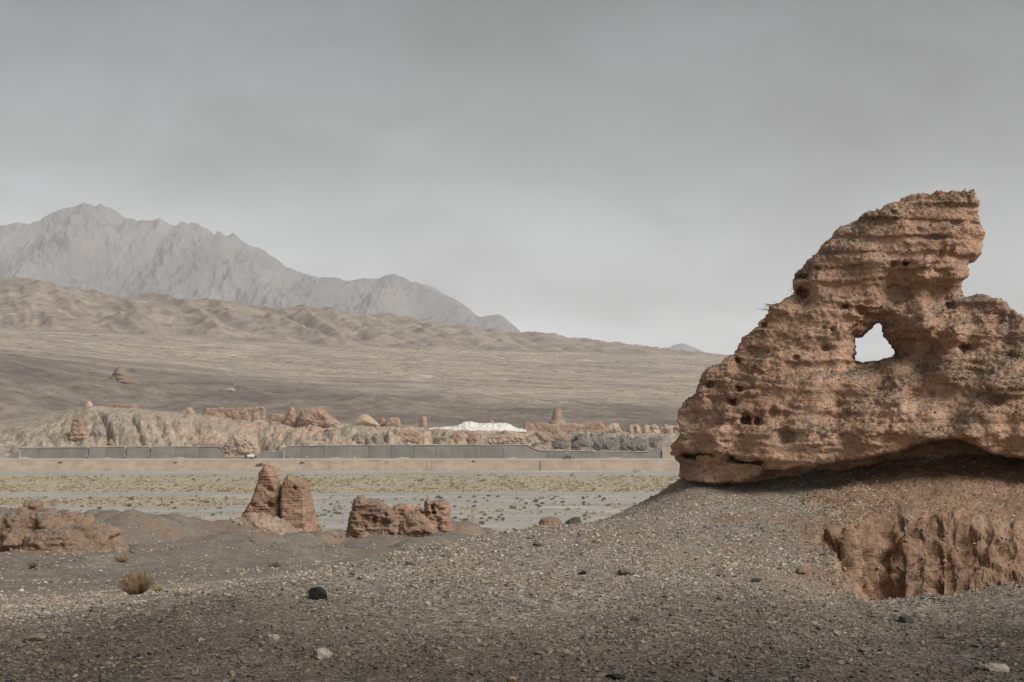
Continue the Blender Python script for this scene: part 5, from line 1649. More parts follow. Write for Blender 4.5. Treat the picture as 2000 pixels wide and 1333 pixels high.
# pale flight of steps down the tan bank
st = []
Qs = []
for i in range(9):
    yy0 = 916.2 + i * 1.2
    zz0 = -60.0 + i * 0.7
    b0 = len(st)
    xa, xb = 18.6, 20.6
    for (yy, zz) in ((yy0 - 1.0, zz0 - 0.3), (yy0 - 1.0, zz0 + 0.85), (yy0 + 0.6, zz0 + 0.85), (yy0 + 0.6, zz0 - 0.3)):
        st += [(xa, yy, zz), (xb, yy, zz)]
    Qs += [(b0 + 0, b0 + 1, b0 + 3, b0 + 2), (b0 + 2, b0 + 3, b0 + 5, b0 + 4), (b0 + 0, b0 + 2, b0 + 4, b0 + 6), (b0 + 1, b0 + 7, b0 + 5, b0 + 3)]
o = link('steps', mesh_np('steps', np.array(st), np.array(Qs), M_COPE, False))
tag(o, 'narrow pale flight of steps down the tan river bank', 'steps')

# ------------------------------------------------------------------ ruins and heaps on the terrace


def far_ruin(outline, Y, T, label, mat=M_FAR, r=1.2, name='ruined_wall', cat='ruin', h=0.45, amp=1.0, lay=None, seed=0.0, group=None, pits=(), ragged=1.0, blk=0.3):
    return relief(name, outline, Y, T, r, h, mat, label, cat, group, amp, lay, None, ragged, pits, seed=seed, blk=blk if name != 'soil_heap' else 0.0)


far_ruin([(394, 822), (398, 806), (403, 799), (416, 797), (440, 796), (470, 796), (500, 795), (517, 795), (518, 808), (520, 822)], 1022, 2.2, 'long red earthen wall ruin standing on the terrace', seed=1, h=0.4, r=0.5)
far_ruin([(452, 826), (455, 810), (462, 806), (468, 808), (470, 826)], 1012, 1.5, 'small leaning wall stub before the left half of the long red ruin', seed=2, h=0.35, r=.6)
far_ruin([(471, 826), (473, 812), (480, 804), (483, 805), (489, 815), (489, 826)], 1011, 1.5, 'gable shaped red wall stub before the middle of the long red ruin', seed=3, h=0.35, r=.6)
far_ruin([(492, 826), (494, 809), (500, 805), (507, 808), (509, 826)], 1011, 1.5, 'rounded pale wall stub before the right half of the long red ruin', M_FARP, seed=4, h=0.35, r=.6)
far_ruin([(524, 826), (527, 810), (535, 807), (548, 808), (556, 812), (558, 826)], 1014, 1.5, 'low red wall piece between the long red ruin and the pinnacle', seed=5, h=0.35, r=.6)
far_ruin([(550, 834), (556, 818), (563, 802), (569, 795), (574, 797), (577, 806), (582, 818), (588, 834)], 1004, 3.0, 'pointed red earth pinnacle beside the large blocky ruin', seed=6, name='earth_pinnacle')
far_ruin([(578, 838), (583, 812), (590, 803), (600, 798), (612, 796), (622, 795), (630, 796), (640, 806), (650, 816), (664, 824), (672, 838)], 1000, 4.5, 'large blocky reddish ruin right of the pointed pinnacle', seed=7, name='ruined_building', cat='ruin', lay=(1.2, .15), r=1.5, pits=((628, 800, 3, 2.0),))
far_ruin([(684, 834), (694, 820), (702, 812), (709, 809), (718, 810), (726, 816), (738, 826), (744, 834)], 1004, 6.0, 'smooth tan cone of heaped soil', M_SOIL, r=6.0, name='soil_heap', cat='heap', amp=0.25, seed=8, ragged=.3)
far_ruin([(736, 834), (740, 820), (746, 814), (753, 820), (758, 834)], 1012, 1.6, 'small dark red wall stub right behind the tan soil cone', seed=9, h=0.35)
far_ruin([(748, 838), (754, 822), (760, 816), (772, 815), (780, 817), (783, 826), (786, 838)], 1008, 2.0, 'squat red ruin block right of the tan soil cone', seed=10, h=0.35)
far_ruin([(780, 842), (786, 833), (800, 832), (815, 834), (818, 842)], 1003, 1.5, 'very low red wall remnant on the flat terrace', seed=11, h=0.35)
far_ruin([(818, 838), (820, 818), (826, 813), (833, 814), (834, 838)], 1022, 1.6, 'lone square red ruin stub left of the white sheeting', seed=12, h=0.35)
far_ruin([(948, 842), (953, 824), (958, 818), (966, 826), (970, 842)], 1030, 1.5, 'small red ruin stub behind the white sheeting', seed=13, h=0.35)
far_ruin([(1022, 848), (1025, 826), (1030, 823), (1042, 828), (1060, 826), (1075, 828), (1095, 826), (1120, 828), (1150, 826), (1165, 823), (1174, 824), (1182, 834), (1186, 848)], 1012, 1.8, 'long smooth red wall of the temple ruin below the round tower', seed=14, h=0.4, r=.5, amp=0.4)
stu = empty('round_tower', tuple(pt(1088, 826, 1030)))
tag(stu, 'round tapering red brick earth tower rising behind the long smooth wall', 'tower')
so = np.array(stu.location)
mpp = 1030 / F


def lathe(name, prof_, n, mat, parent, off, wob=0.0, smooth=True):
    Vv, Q = [], []
    for j, (rr, zz) in enumerate(prof_):
        for i in range(n):
            a = 2 * math.pi * i / n
            q = rr * (1 + wob * perlin(np.array([math.cos(a) * 2]), np.array([math.sin(a) * 2]), np.array([zz * 0.7]))[0])
            Vv.append((q * math.cos(a) + off[0], q * math.sin(a) + off[1], zz + off[2]))
    for j in range(len(prof_) - 1):
        for i in range(n):
            Q.append((j * n + i, j * n + (i + 1) % n, (j + 1) * n + (i + 1) % n, (j + 1) * n + i))
    return link(name, mesh_np(name, np.array(Vv), np.array(Q), mat, smooth), parent)


lathe('plinth', [(0.1, -3.5), (16.5 * mpp, -3.5), (16.2 * mpp, 2.0 * mpp), (14.6 * mpp, 4.0 * mpp), (0.1, 4.2 * mpp)], 28, M_FAR, stu, (0, 0, 0), 0.06)
pf = []
for k in range(13):
    zz = 4 * mpp + k * 1.75 * mpp
    rr = (11.2 - k * 0.30) * mpp
    pf += [(rr * 1.03, zz), (rr * 1.03, zz + 1.1 * mpp), (rr * 0.97, zz + 1.3 * mpp)]
pf += [(6.0 * mpp, pf[-1][1] + 0.9 * mpp), (0.1, pf[-1][1] + 1.1 * mpp)]
lathe('shaft', pf, 28, M_FAR, stu, (0.2, 0, 0), 0.07)
far_ruin([(1172, 850), (1178, 838), (1188, 830), (1200, 826), (1208, 828), (1212, 838), (1222, 850)], 1012, 2.5, 'crumbled pale end of the temple wall, right of the red stretch', M_FARP, seed=15, h=0.4)
for i, (a, b_, lb) in enumerate(((1224, 1252, 'rounded lumpy ruin mound, first right of the crumbled wall end'), (1250, 1288, 'second lumpy ruin mound along the right end of the terrace'), (1284, 1345, 'last lumpy ruin mound, half hidden by the near window ruin'))):
    w = b_ - a
    far_ruin([(a - 2, 850), (a + .05 * w, 836), (a + .25 * w, 829), (a + .5 * w, 830 + i), (a + .75 * w, 828), (a + .95 * w, 834), (b_ + 2, 850)], 1013 + 2 * i, 2.6, lb, M_FARP, seed=16 + i, name='ruin_mound', h=0.4, amp=1.6, pits=((a + .5 * w, 838, 5, 1.6),), r=1.5)
far_ruin([(134, 862), (139, 836), (142, 822), (146, 816), (160, 816), (163, 824), (166, 838), (172, 850), (171, 860), (160, 862), (152, 862)], 968, 2.8, 'pink two part earth block on the left hillside', M_FAR, seed=21, name='earth_block', h=0.4, r=1.0, lay=(3.2, .4))
far_ruin([(162, 802), (165, 790), (169, 784), (176, 784), (181, 790), (183, 802)], 1008, 1.8, 'little pale knob of earth on the left hilltop', M_FARP, seed=22, name='earth_block', h=0.35)
far_ruin([(190, 806), (200, 796), (206, 789), (225, 788), (245, 789), (258, 788), (268, 789), (269, 806)], 1022, 1.4, 'thin brown wall remnant along the left hilltop', seed=23, h=0.35, r=.5)
far_ruin([(208, 880), (211, 864), (215, 857), (220, 860), (224, 868), (228, 880)], 961, 1.6, 'small pink cone of earth above the second wall stretch', seed=24, name='earth_cone', h=0.35)
far_ruin([(278, 880), (281, 866), (285, 861), (290, 865), (293, 880)], 961, 1.4, 'small pink stub of earth above the short wall stretch', seed=25, name='earth_cone', h=0.35)
far_ruin([(330, 882), (338, 872), (347, 868), (358, 869), (368, 874), (372, 882)], 962, 1.6, 'smooth orange soil heap on top of the concrete wall', M_SOIL, seed=26, name='soil_heap', cat='heap', h=0.35, amp=.3, r=2.0)
far_ruin([(345, 816), (352, 804), (362, 800), (366, 795), (372, 796), (380, 804), (388, 816)], 1018, 1.6, 'jagged brown ruin bits left of the long red ruin', seed=27, h=0.35)
far_ruin([(206, 762), (212, 742), (222, 728), (231, 714), (238, 717), (250, 728), (262, 738), (274, 748), (288, 756), (290, 762)], 1480, 7.0, 'stepped pyramid shaped ruin on the grey hillside', clay_mat('hill_ruin_earth', (0.29, 0.215, 0.16), (0.22, 0.165, 0.125), (0.37, 0.285, 0.215), 0.08, False, 0.4, 0.6), seed=28, name='pyramid_ruin', h=0.6, lay=(4.5, .7), r=4.0)
far_ruin([(428, 770), (436, 760), (446, 757), (456, 757), (462, 764), (464, 770)], 1440, 4.0, 'small pale knoll of ruined earth on the grey hillside', M_FARG, seed=29, name='ruin_mound', h=0.6)
# outcrops breaking through the terrace edge
for i, (ol, Yo, T, mt, lb) in enumerate((
    ([(432, 902), (434, 880), (438, 866), (446, 858), (455, 850), (470, 846), (482, 848), (490, 856), (500, 868), (508, 880), (512, 892), (512, 902)], 958, 4.0, M_FARP, 'crumbling pink outcrop filling the gap between the concrete walls'),
    ([(372, 878), (378, 866), (392, 862), (410, 863), (430, 866), (436, 878)], 962, 2.5, M_FAR, 'low brown rock shelf just above the fourth wall stretch'),
    ([(172, 878), (176, 848), (182, 838), (195, 834), (205, 836), (208, 850), (208, 878)], 966, 3.5, M_FARG, 'blocky grey buttress on the left hillside above the first gully'),
    ([(216, 878), (226, 858), (236, 840), (244, 832), (258, 834), (266, 848), (270, 866), (276, 878)], 967, 4.0, M_FARP, 'pale buttress between two dark clefts on the left hillside'),
    ([(585, 876), (590, 866), (598, 861), (640, 862), (650, 866), (652, 876)], 961, 2.2, M_FARP, 'pale flat topped shelf above the left part of the long wall'),
    ([(686, 876), (690, 850), (700, 844), (712, 846), (714, 876)], 962, 2.5, M_FARG, 'grey cliff buttress above the long wall, left of the pink cliff'),
    ([(722, 876), (726, 852), (736, 846), (744, 848), (746, 876)], 962, 2.5, M_FARG, 'second grey cliff buttress, next to the pink cliff'),
    ([(760, 876), (764, 850), (780, 844), (800, 843), (818, 845), (828, 858), (832, 876)], 962, 2.8, M_FAR, 'broad pink cliff above the middle of the long wall'),
    ([(856, 876), (858, 858), (866, 850), (876, 852), (880, 876)], 962, 2.0, M_FARG, 'narrow grey cliff face below the left end of the white sheeting'),
    ([(880, 876), (882, 848), (890, 844), (904, 846), (908, 876)], 962, 2.0, M_FAR, 'red cliff face below the middle of the white sheeting'),
    ([(912, 876), (915, 848), (924, 844), (936, 846), (940, 876)], 962, 2.0, M_FAR, 'second red cliff face below the white sheeting'),
    ([(938, 876), (948, 856), (970, 848), (1000, 847), (1022, 850), (1030, 862), (1034, 876)], 962, 2.6, M_FARP, 'long pale pink cliff below the right end of the white sheeting'),
    ([(1030, 884), (1034, 872), (1044, 864), (1062, 864), (1072, 870), (1072, 884)], 961, 2.4, M_FARD, 'rounded grey outcrop cutting into the step of the long wall'),
    ([(1048, 870), (1056, 852), (1072, 848), (1092, 849), (1108, 848), (1113, 856), (1114, 870)], 966, 2.4, M_FAR, 'red topped cliff below the temple ruin'),
    ([(1076, 888), (1078, 866), (1090, 860), (1110, 862), (1114, 888)], 962, 2.4, M_FARD, 'grey gullied cliff below the red topped cliff'),
    ([(1116, 888), (1120, 864), (1136, 856), (1150, 860), (1154, 888)], 963, 2.6, M_FARD, 'grey gullied cliff, first right of the red topped cliff'),
    ([(1156, 888), (1160, 862), (1180, 856), (1200, 860), (1206, 888)], 963, 2.8, M_FARD, 'grey gullied cliff, second right of the red topped cliff'),
    ([(1208, 888), (1214, 866), (1235, 858), (1258, 862), (1266, 888)], 963, 2.8, M_FARD, 'grey gullied cliff nearest to the tan ramp wall'))):
    far_ruin(ol, Yo + 1.0, T * 0.75, lb, mt, seed=40 + i * 1.3, name='earth_outcrop', cat='outcrop', h=0.38, amp=1.8, r=2.2, blk=0.8)

# dusty spoil drifted against the wall foot
for i, (a, b_, hh, lb) in enumerate(((34, 66, 3.4, 'low dusty spoil heap at the foot of the leftmost wall stretch'), (196, 222, 2.6, 'low dusty spoil heap at the foot of the second wall stretch'), (330, 372, 3.0, 'low dusty spoil heap at the middle of the fourth wall stretch'),
                                   (640, 676, 2.8, 'low dusty spoil heap left of the lone marker block'), (765, 812, 3.2, 'long low dusty spoil heap below the broad pink cliff'), (985, 1020, 2.6, 'low dusty spoil heap before the step of the long wall'), (1180, 1226, 3.0, 'low dusty spoil heap near the right end of the long wall'))):
    w = b_ - a
    far_ruin([(a, 898.5), (a + .2 * w, 896 - hh * .5), (a + .45 * w, 896 - hh), (a + .7 * w, 896 - hh * .6), (b_, 898.5)], 949.5, 1.6, lb, M_SOIL, seed=90 + i, name='spoil_heap', cat='heap', h=0.28, amp=0.9, r=1.2, blk=0.2)

# white sheeting over heaps
sh_p = np.linspace(836, 1028, 150)
sh_y = np.linspace(998, 1026, 40)
PP, SY = np.meshgrid(sh_p, sh_y, indexing='ij')
SX = (PP - 1000) / F * 1005
hgt = np.interp(PP, [836, 856, 872, 890, 905, 920, 932, 950, 968, 980, 990, 1002, 1012, 1028], [0.1, 1.0, 1.4, 2.2, 5.2, 5.6, 4.2, 4.6, 4.4, 5.6, 5.0, 2.4, 0.8, 0.2])
env = sstep(998, 1006, SY) * sstep(1026, 1016, SY)
SZ = (YH - np.interp(PP, [836, 1028], [841, 843.5])) / F * 1000 - 0.1 + hgt * env * (0.85 + 0.3 * perlin(SX / 7, SY / 7, 0.3)) + env * (0.75 * ridged(SX / 4.2, SY / 4.2, 2.0, 3))
SZ = SZ + 0.15 + 0.1 * fbm(SX / 2, SY / 2, 4.0, 2)
me = mesh_np('sheeting', np.stack([SX, SY, SZ], -1).reshape(-1, 3), grid_quads(len(sh_p), len(sh_y)), M_TARP)
o = link('sheeting', me)
md = o.modifiers.new('thickness', 'SOLIDIFY')
md.thickness = 0.2
tag(o, 'bright white sheeting draped over heaps on the terrace', 'sheeting')

# ------------------------------------------------------------------ small things on the far road
import bmesh as _bm


def boxes(name, items, mat, parent=None, bevel=0.03):
    bm = _bm.new()
    for (cx, cy, cz, sx, sy, sz) in items:
        g = _bm.ops.create_cube(bm, size=1.0)
        for v in g['verts']:
            v.co = Vector((v.co.x * sx + cx, v.co.y * sy + cy, v.co.z * sz + cz))
    if bevel:
        _bm.ops.bevel(bm, geom=list(bm.edges), offset=bevel, segments=1, affect='EDGES')
    me_ = bpy.data.meshes.new(name)
    bm.to_mesh(me_)
    bm.free()
    me_.materials.append(mat)
    return link(name, me_, parent)


def cyl(name, r0, r1, L_, mat, parent, loc, axis='Z', n=16):
    bm = _bm.new()
    _bm.ops.create_cone(bm, cap_ends=True, segments=n, radius1=r0, radius2=r1, depth=L_)
    me_ = bpy.data.meshes.new(name)
    bm.to_mesh(me_)
    bm.free()
    me_.materials.append(mat)
    o_ = link(name, me_, parent, loc)
    if axis == 'X':
        o_.rotation_euler = (0, R(90), 0)
    elif axis == 'Y':
        o_.rotation_euler = (R(90), 0, 0)
    return o_


M_DARKP = plain('dark_paint', (0.055, 0.05, 0.048), 0.5, 0.2, 2)
M_RUBBER = plain('tyre_rubber', (0.03, 0.03, 0.03), 0.85, 0.1, 3)
M_WHITEP = plain('weathered_white_paint', (0.72, 0.69, 0.63), 0.6, 0.12, 1.5)
M_BRONZE = plain('brown_cab_paint', (0.12, 0.085, 0.065), 0.5, 0.2, 2)
M_GLASS = plain('dark_window_glass', (0.035, 0.04, 0.045), 0.15, 0.1, 1)
M_STEEL = plain('galvanised_steel', (0.62, 0.60, 0.56), 0.5, 0.1, 1.5)
RZ = ROADZ + 0.05
t = empty('tanker_truck', (float(pt(487, 899, 943)[0]), 943, RZ))
tag(t, 'small truck with dark cab and pale tank parked on the far road', 'truck')
boxes('chassis', [(0.3, 0, 0.85, 6.0, 1.6, 0.35)], M_DARKP, t)
boxes('cab', [(-2.35, 0, 1.55, 1.5, 2.2, 1.5), (-2.2, 0, 2.35, 1.15, 2.0, 0.5)], M_BRONZE, t, 0.08)
boxes('windscreen', [(-3.12, 0, 1.85, 0.06, 1.8, 0.6)], M_GLASS, t, 0)
boxes('window', [(-2.35, -1.11, 1.85, 0.8, 0.05, 0.5)], M_GLASS, t, 0)
cyl('tank', 1.05, 1.05, 4.3, M_WHITEP, t, (0.95, 0, 1.9), 'X', 20)
for wx_ in (-2.3, 0.9, 2.2):
    for wy_ in (-0.95, 0.95):
        w_ = cyl('wheel', 0.5, 0.5, 0.35, M_RUBBER, t, (wx_, wy_, 0.5), 'Y', 18)
        h_ = cyl('hub', 0.2, 0.2, 0.37, M_STEEL, w_, (0, 0, 0), 'Z', 10)
t = empty('wheel_loader', (float(pt(1109, 899, 940)[0]), 940, RZ))
tag(t, 'dark work machine with a pale canopy on the far road before the long wall', 'machine')
boxes('body', [(0.1, 0, 1.25, 3.4, 1.7, 0.9), (1.5, 0, 1.5, 1.2, 1.5, 0.9)], M_DARKP, t, 0.08)
boxes('canopy', [(-0.2, 0, 4.55, 2.2, 1.9, 0.22)], M_STEEL, t, 0.05)
for px_ in (-0.8, 0.6):
    for py_ in (-0.75, 0.75):
        boxes('post', [(px_, py_, 3.1, 0.14, 0.14, 2.9)], M_DARKP, t, 0)
boxes('seat', [(-0.3, 0, 2.0, 0.6, 0.6, 0.6)], M_RUBBER, t, 0.05)
boxes('arm', [(-2.0, 0.5, 1.3, 2.2, 0.18, 0.3), (-2.0, -0.5, 1.3, 2.2, 0.18, 0.3), (2.9, 0, 1.4, 2.0, 0.25, 0.28)], M_DARKP, t, 0.03)
boxes('bucket', [(-3.1, 0, 0.7, 0.7, 2.2, 0.9)], M_DARKP, t, 0.1)
boxes('blade', [(4.0, 0, 0.55, 0.5, 1.6, 0.8)], M_DARKP, t, 0.08)
for wx_ in (-1.2, 1.3):
    for wy_ in (-1.0, 1.0):
        w_ = cyl('wheel', 0.8, 0.8, 0.5, M_RUBBER, t, (wx_, wy_, 0.8), 'Y', 18)
        cyl('hub', 0.3, 0.3, 0.53, M_STEEL, w_, (0, 0, 0), 'Z', 10)
for i, (px_, lb) in enumerate(((38.5, 'white pole with twin lamp arms before the leftmost wall stretch'), (555, 'white pole with twin lamp arms before the long wall, right of the truck'))):
    t = empty('lamp_post', (float(pt(px_, 899, 948.5)[0]), 948.5, RZ))
    tag(t, lb, 'lamp post', 'white lamp posts on the far road')
    cyl('pole', 0.16, 0.11, 5.2, M_WHITEP, t, (0, 0, 2.6))
    boxes('arm', [(0, 0, 5.1, 1.7, 0.14, 0.14)], M_WHITEP, t, 0)
    for sx_ in (-0.8, 0.8):
        boxes('lamp', [(sx_, 0, 5.3, 0.42, 0.3, 0.3)], M_WHITEP, t, 0.04)
    boxes('cabinet', [(0.25, -0.1, 2.9, 0.4, 0.35, 0.55)], M_WHITEP, t, 0.03)
    boxes('base', [(0, 0, 0.2, 0.7, 0.7, 0.4)], M_WHITEP, t, 0.04)
for px_, hh, lb in ((570, 0.9, 'small white marker block on the far road, next to the lamp post'), (599.5, 1.5, 'slim marker with white top on a dark base, before the long wall'), (692, 0.8, 'small white marker block alone before the middle of the long wall')):
    t = empty('marker', (float(pt(px_, 899, 946)[0]), 946, RZ))
    tag(t, lb, 'marker')
    if hh > 1:
        boxes('base', [(0, 0, 0.4, 0.55, 0.5, 0.8)], M_DARKP, t, 0.04)
        boxes('head', [(0, 0, 1.3, 0.55, 0.5, 1.0)], M_WHITEP, t, 0.1)
    else:
        boxes('block', [(0, 0, 0.4, 0.8, 0.6, 0.8)], M_WHITEP, t, 0.12)
        boxes('foot', [(0, 0, 0.06, 1.0, 0.8, 0.12)], M_COPE, t, 0.02)


def capsule_union(caps, h, k=0.05):
    P0 = np.array([c[0] for c in caps] + [c[1] for c in caps])
    rm = max(max(c[2], c[3]) for c in caps) + 3 * h
    lo, hi = P0.min(0) - rm, P0.max(0) + rm
    ax_ = [np.arange(lo[i], hi[i], h) for i in range(3)]
    X, Y_, Z = np.meshgrid(*ax_, indexing='ij')
    dmin = None
    for a, b_, r0, r1 in caps:
        a, b_ = np.array(a), np.array(b_)
        e = b_ - a
        tq = np.clip(((X - a[0]) * e[0] + (Y_ - a[1]) * e[1] + (Z - a[2]) * e[2]) / (e @ e + 1e-9), 0, 1)
        dq = np.sqrt((X - a[0] - e[0] * tq) ** 2 + (Y_ - a[1] - e[1] * tq) ** 2 + (Z - a[2] - e[2] * tq) ** 2) - (r0 + (r1 - r0) * tq)
        dmin = dq if dmin is None else -smax(-dmin, -dq, k)
    return surface_nets(dmin.astype(np.float32), [q[0] for q in ax_], h)


def person(px_, label, shirt, stride):
    base = (float(pt(px_, 900, 945)[0]), 945, RZ)
    root = empty('person', base)
    tag(root, label, 'person', 'people by the far wall end')
    s = stride
    caps = [((0, 0, 1.50), (0, 0, 0.98), 0.15, 0.14), ((0, 0, 1.5), (0, 0, 1.66), 0.06, 0.055), ((0, 0, 1.70), (0, 0, 1.72), 0.10, 0.095)]
    for sd in (-1, 1):
        caps += [((sd * .09, 0, .95), (sd * .10, sd * s * .5, .5), .095, .07), ((sd * .10, sd * s * .5, .5), (sd * .10, sd * s - .0, .07), .07, .05), ((sd * .10, sd * s, .05), (sd * .10, sd * s - .16, .04), .05, .04),
                 ((sd * .19, 0, 1.44), (sd * .25, -sd * s * .4, 1.14), .055, .045), ((sd * .25, -sd * s * .4, 1.14), (sd * .24, -sd * s * .7 - .05, .88), .045, .035), ((sd * .24, -sd * s * .7 - .05, .88), (sd * .24, -sd * s * .7 - .08, .80), .035, .03)]
    V_, Q_ = capsule_union(caps, 0.028)
    link('body', mesh_np('body', V_, Q_, shirt), root)
    V_, Q_ = capsule_union([((0, 0.02, 1.76), (0, 0.03, 1.78), .105, .10)], 0.028)
    link('hair', mesh_np('hair', V_, Q_, M_RUBBER), root)


person(1276, 'person in dark clothing walking by the far wall end, the left one of two', M_DARKP, 0.2)
person(1281.5, 'person in greyish clothing beside the dark drain strip at the wall end', plain('grey_clothing', (0.16, 0.15, 0.15), 0.9, 0.1, 4), 0.08)
for px_, w_, lb in ((910, 9, 'low grey gravel heap on the far road below the white sheeting'), (1246, 26, 'wide pale gravel heap at the foot of the tan river bank')):
    if w_ > 20:
        far_ruin([(1226, 926), (1234, 922), (1240, 918), (1246, 916), (1252, 917), (1258, 921), (1266, 926)], 908, 3.0, lb, clay_mat('pale_gravel_heap', (0.33, 0.315, 0.29), (0.25, 0.24, 0.22), (0.43, 0.41, 0.38), 0.5, False, 0, .8), r=2.0, name='gravel_heap', cat='heap', h=0.3, amp=1.4, seed=70)
    else:
        far_ruin([(903, 902), (905, 898), (909, 896), (914, 897), (917, 902)], 944, 1.0, lb, M_FARG, r=.8, name='gravel_heap', cat='heap', h=0.2, amp=1.2, seed=71)

# ------------------------------------------------------------------ shrubs


def shrub_mesh(name, seed, n, mat, blade=0.16, dome=0.6, thin=0.25):
    """tuft of n leaf blades filling a low dome one unit wide"""
    rg = np.random.default_rng(seed)
    Vv, T_ = [], []
    for i in range(n):
        a, e = rg.uniform(0, 6.283), rg.uniform(0.1, 1.0) ** 0.6
        rr = 0.5 * math.sqrt(rg.uniform())
        c = np.array([rr * math.cos(a), rr * math.sin(a), dome * e * (1 - 1.6 * rr * rr)])
        d_ = np.array([math.cos(a) * rr * 1.6, math.sin(a) * rr * 1.6, 0.6]) + rg.normal(size=3) * 0.35
        d_ /= np.linalg.norm(d_)
        s_ = np.cross(d_, rg.normal(size=3))
        s_ /= np.linalg.norm(s_)
        b0 = len(Vv)
        Vv += [c - s_ * blade * thin - d_ * blade * .5, c + s_ * blade * thin - d_ * blade * .5, c + d_ * blade * .8]
        T_.append((b0, b0 + 1, b0 + 2))
    return mesh_np(name, np.array(Vv), np.array(T_), mat, False)


def leaf_mat(name, c0, c1, inst=False):
    b = NB(name)
    n = b.noise(0.9, 3)
    c = b.mix(b.mr(n, 0.35, 0.65), c0, c1)
    if inst:
        c = b.mix(1.0, c, b.attr('tint', inst=True, fac=False), 'MULTIPLY')
    return b.done(c, None, 0.9)


M_OLIVE = leaf_mat('olive_leaves', (0.15, 0.135, 0.075), (0.235, 0.21, 0.125))
M_STRAW = leaf_mat('straw_leaves', (0.30, 0.24, 0.14), (0.42, 0.35, 0.22))
M_DRK = leaf_mat('dark_scrub_leaves', (0.11, 0.092, 0.06), (0.18, 0.15, 0.098))
M_TUFT = leaf_mat('dry_tuft', (0.8, 0.8, 0.8), (1.0, 1.0, 1.0), True)
SHR = {'olive': [shrub_mesh('shrub', 20 + i, 90, M_OLIVE, 0.24) for i in range(3)], 'straw': [shrub_mesh('shrub', 30 + i, 90, M_STRAW, 0.26) for i in range(3)], 'dark': [shrub_mesh('shrub', 40 + i, 80, M_DRK, 0.24) for i in range(3)]}
SL = {'olive': ('small olive green shrub on the pale riverbed gravel', 'olive shrubs on the riverbed'), 'straw': ('small straw yellow shrub on the pale riverbed gravel', 'straw shrubs on the riverbed'), 'dark': ('small dark dry shrub on the pale riverbed gravel', 'dark shrubs on the riverbed')}


shrubs = []


def put_shrub(px_, py_, w, kind):
    Yr_ = 60.0 / ((py_ - YH) / F)
    xx = (px_ - 1000) / F * Yr_
    zz = float(river_z(np.array([xx]), np.array([Yr_]))[0])
    o_ = link('shrub', random.choice(SHR[kind]), None, (xx, Yr_, zz - 0.05))
    o_.scale = (w, w, w * random.uniform(0.75, 1.1))
    o_.rotation_euler = (0, 0, random.uniform(0, 6.28))
    shrubs.append((o_, kind))


n_sh = 0
for (a, b_, py_, n_, kind) in ((884, 990, 1016, 15, 'olive'), (620, 670, 1002, 7, 'olive'), (640, 660, 990, 3, 'dark'), (890, 960, 1004, 6, 'straw'), (1120, 1215, 1016, 8, 'olive'), (900, 1200, 988, 14, 'dark'), (0, 60, 994, 5, 'dark'), (880, 1180, 975, 12, 'dark')):
    for _ in range(n_):
        put_shrub(random.uniform(a, b_), py_ + random.gauss(0, 4), random.uniform(1.1, 2.3), kind)
        n_sh += 1
while n_sh < 298:
    py_ = random.choice((random.uniform(966, 1030), random.uniform(972, 990), random.uniform(990, 1026)))
    px_ = random.uniform(-40, 1300)
    if 660 < px_ < 690 and py_ > 1000:
        continue
    put_shrub(px_, py_, min(2.6, 0.55 * math.exp(abs(random.gauss(0, 0.75)))), random.choices(('olive', 'straw', 'dark'), (0.45, 0.25, 0.30))[0])
    n_sh += 1
SHRUB_MARKS = [(65, 985, 'square block on the left mound'), (225, 1005, 'right shoulder of the left mound'), (470, 985, 'left foot of the split tower'), (630, 1000, 'right side of the split tower'), (726, 968, 'thick broken wall'),
               (800, 984, 'low wall piece'), (880, 985, 'block with a slit'), (1076, 1010, 'brown earth lump'), (1114, 1010, 'grey gravel lump'), (1290, 985, 'left foot of the window ruin'), (980, 1030, 'bare crest of the gravel rise'), (330, 1010, 'slope edge right of the left mound')]
rank_labels(shrubs, SHRUB_MARKS, lambda k_, o_, m_: ((f"{o_}{k_} riverbed shrub from the {m_}" if o_ else f"{k_} riverbed shrub closest to the {m_}"), 'shrub', SL[k_][1]))
for i in range(4):
    TUFT_COL.objects.link(bpy.data.objects.new('tuft_kind', shrub_mesh('tuft_kind', 60 + i, 26, M_TUFT, 0.34)))
n = 80000
yy = 1.0 / RNG.uniform(1 / 905.0, 1 / 500.0, n)
uu = RNG.uniform(-0.42, 0.20, n)
xx = uu * yy
pb = belt_mask(xx, yy) * (0.35 + 0.65 * (fbm(xx / 25, yy / 25, 9.1, 3) > -0.15)) + 0.10 * sstep(0.1, 0.5, fbm(xx / 60, yy / 12, 4.1, 4)) + 0.012
keep = RNG.uniform(size=n) < pb * 0.62
xx, yy = xx[keep], yy[keep]
n = len(xx)
tp = np.array([(0.56, 0.43, 0.255), (0.48, 0.385, 0.235), (0.38, 0.32, 0.19), (0.27, 0.235, 0.14), (0.17, 0.14, 0.09), (0.60, 0.50, 0.34)])
tc = tp[RNG.choice(6, n, p=[.22, .24, .2, .14, .08, .12])] * RNG.uniform(.85, 1.15, (n, 1))
s = 0.45 * np.exp(np.abs(RNG.normal(0, 0.6, (n, 1))))
o = scatter('ground_cover', np.stack([xx, yy, river_z(xx, yy) - 0.05], 1), np.stack([np.zeros(n), np.zeros(n), RNG.uniform(0, 6.28, n)], 1), s * np.array([[1.15, 1.15, 0.95]]), tc, TUFT_COL)
tag(o, 'belts of low dry scrub across the pale riverbed', 'scrub', kind='stuff')
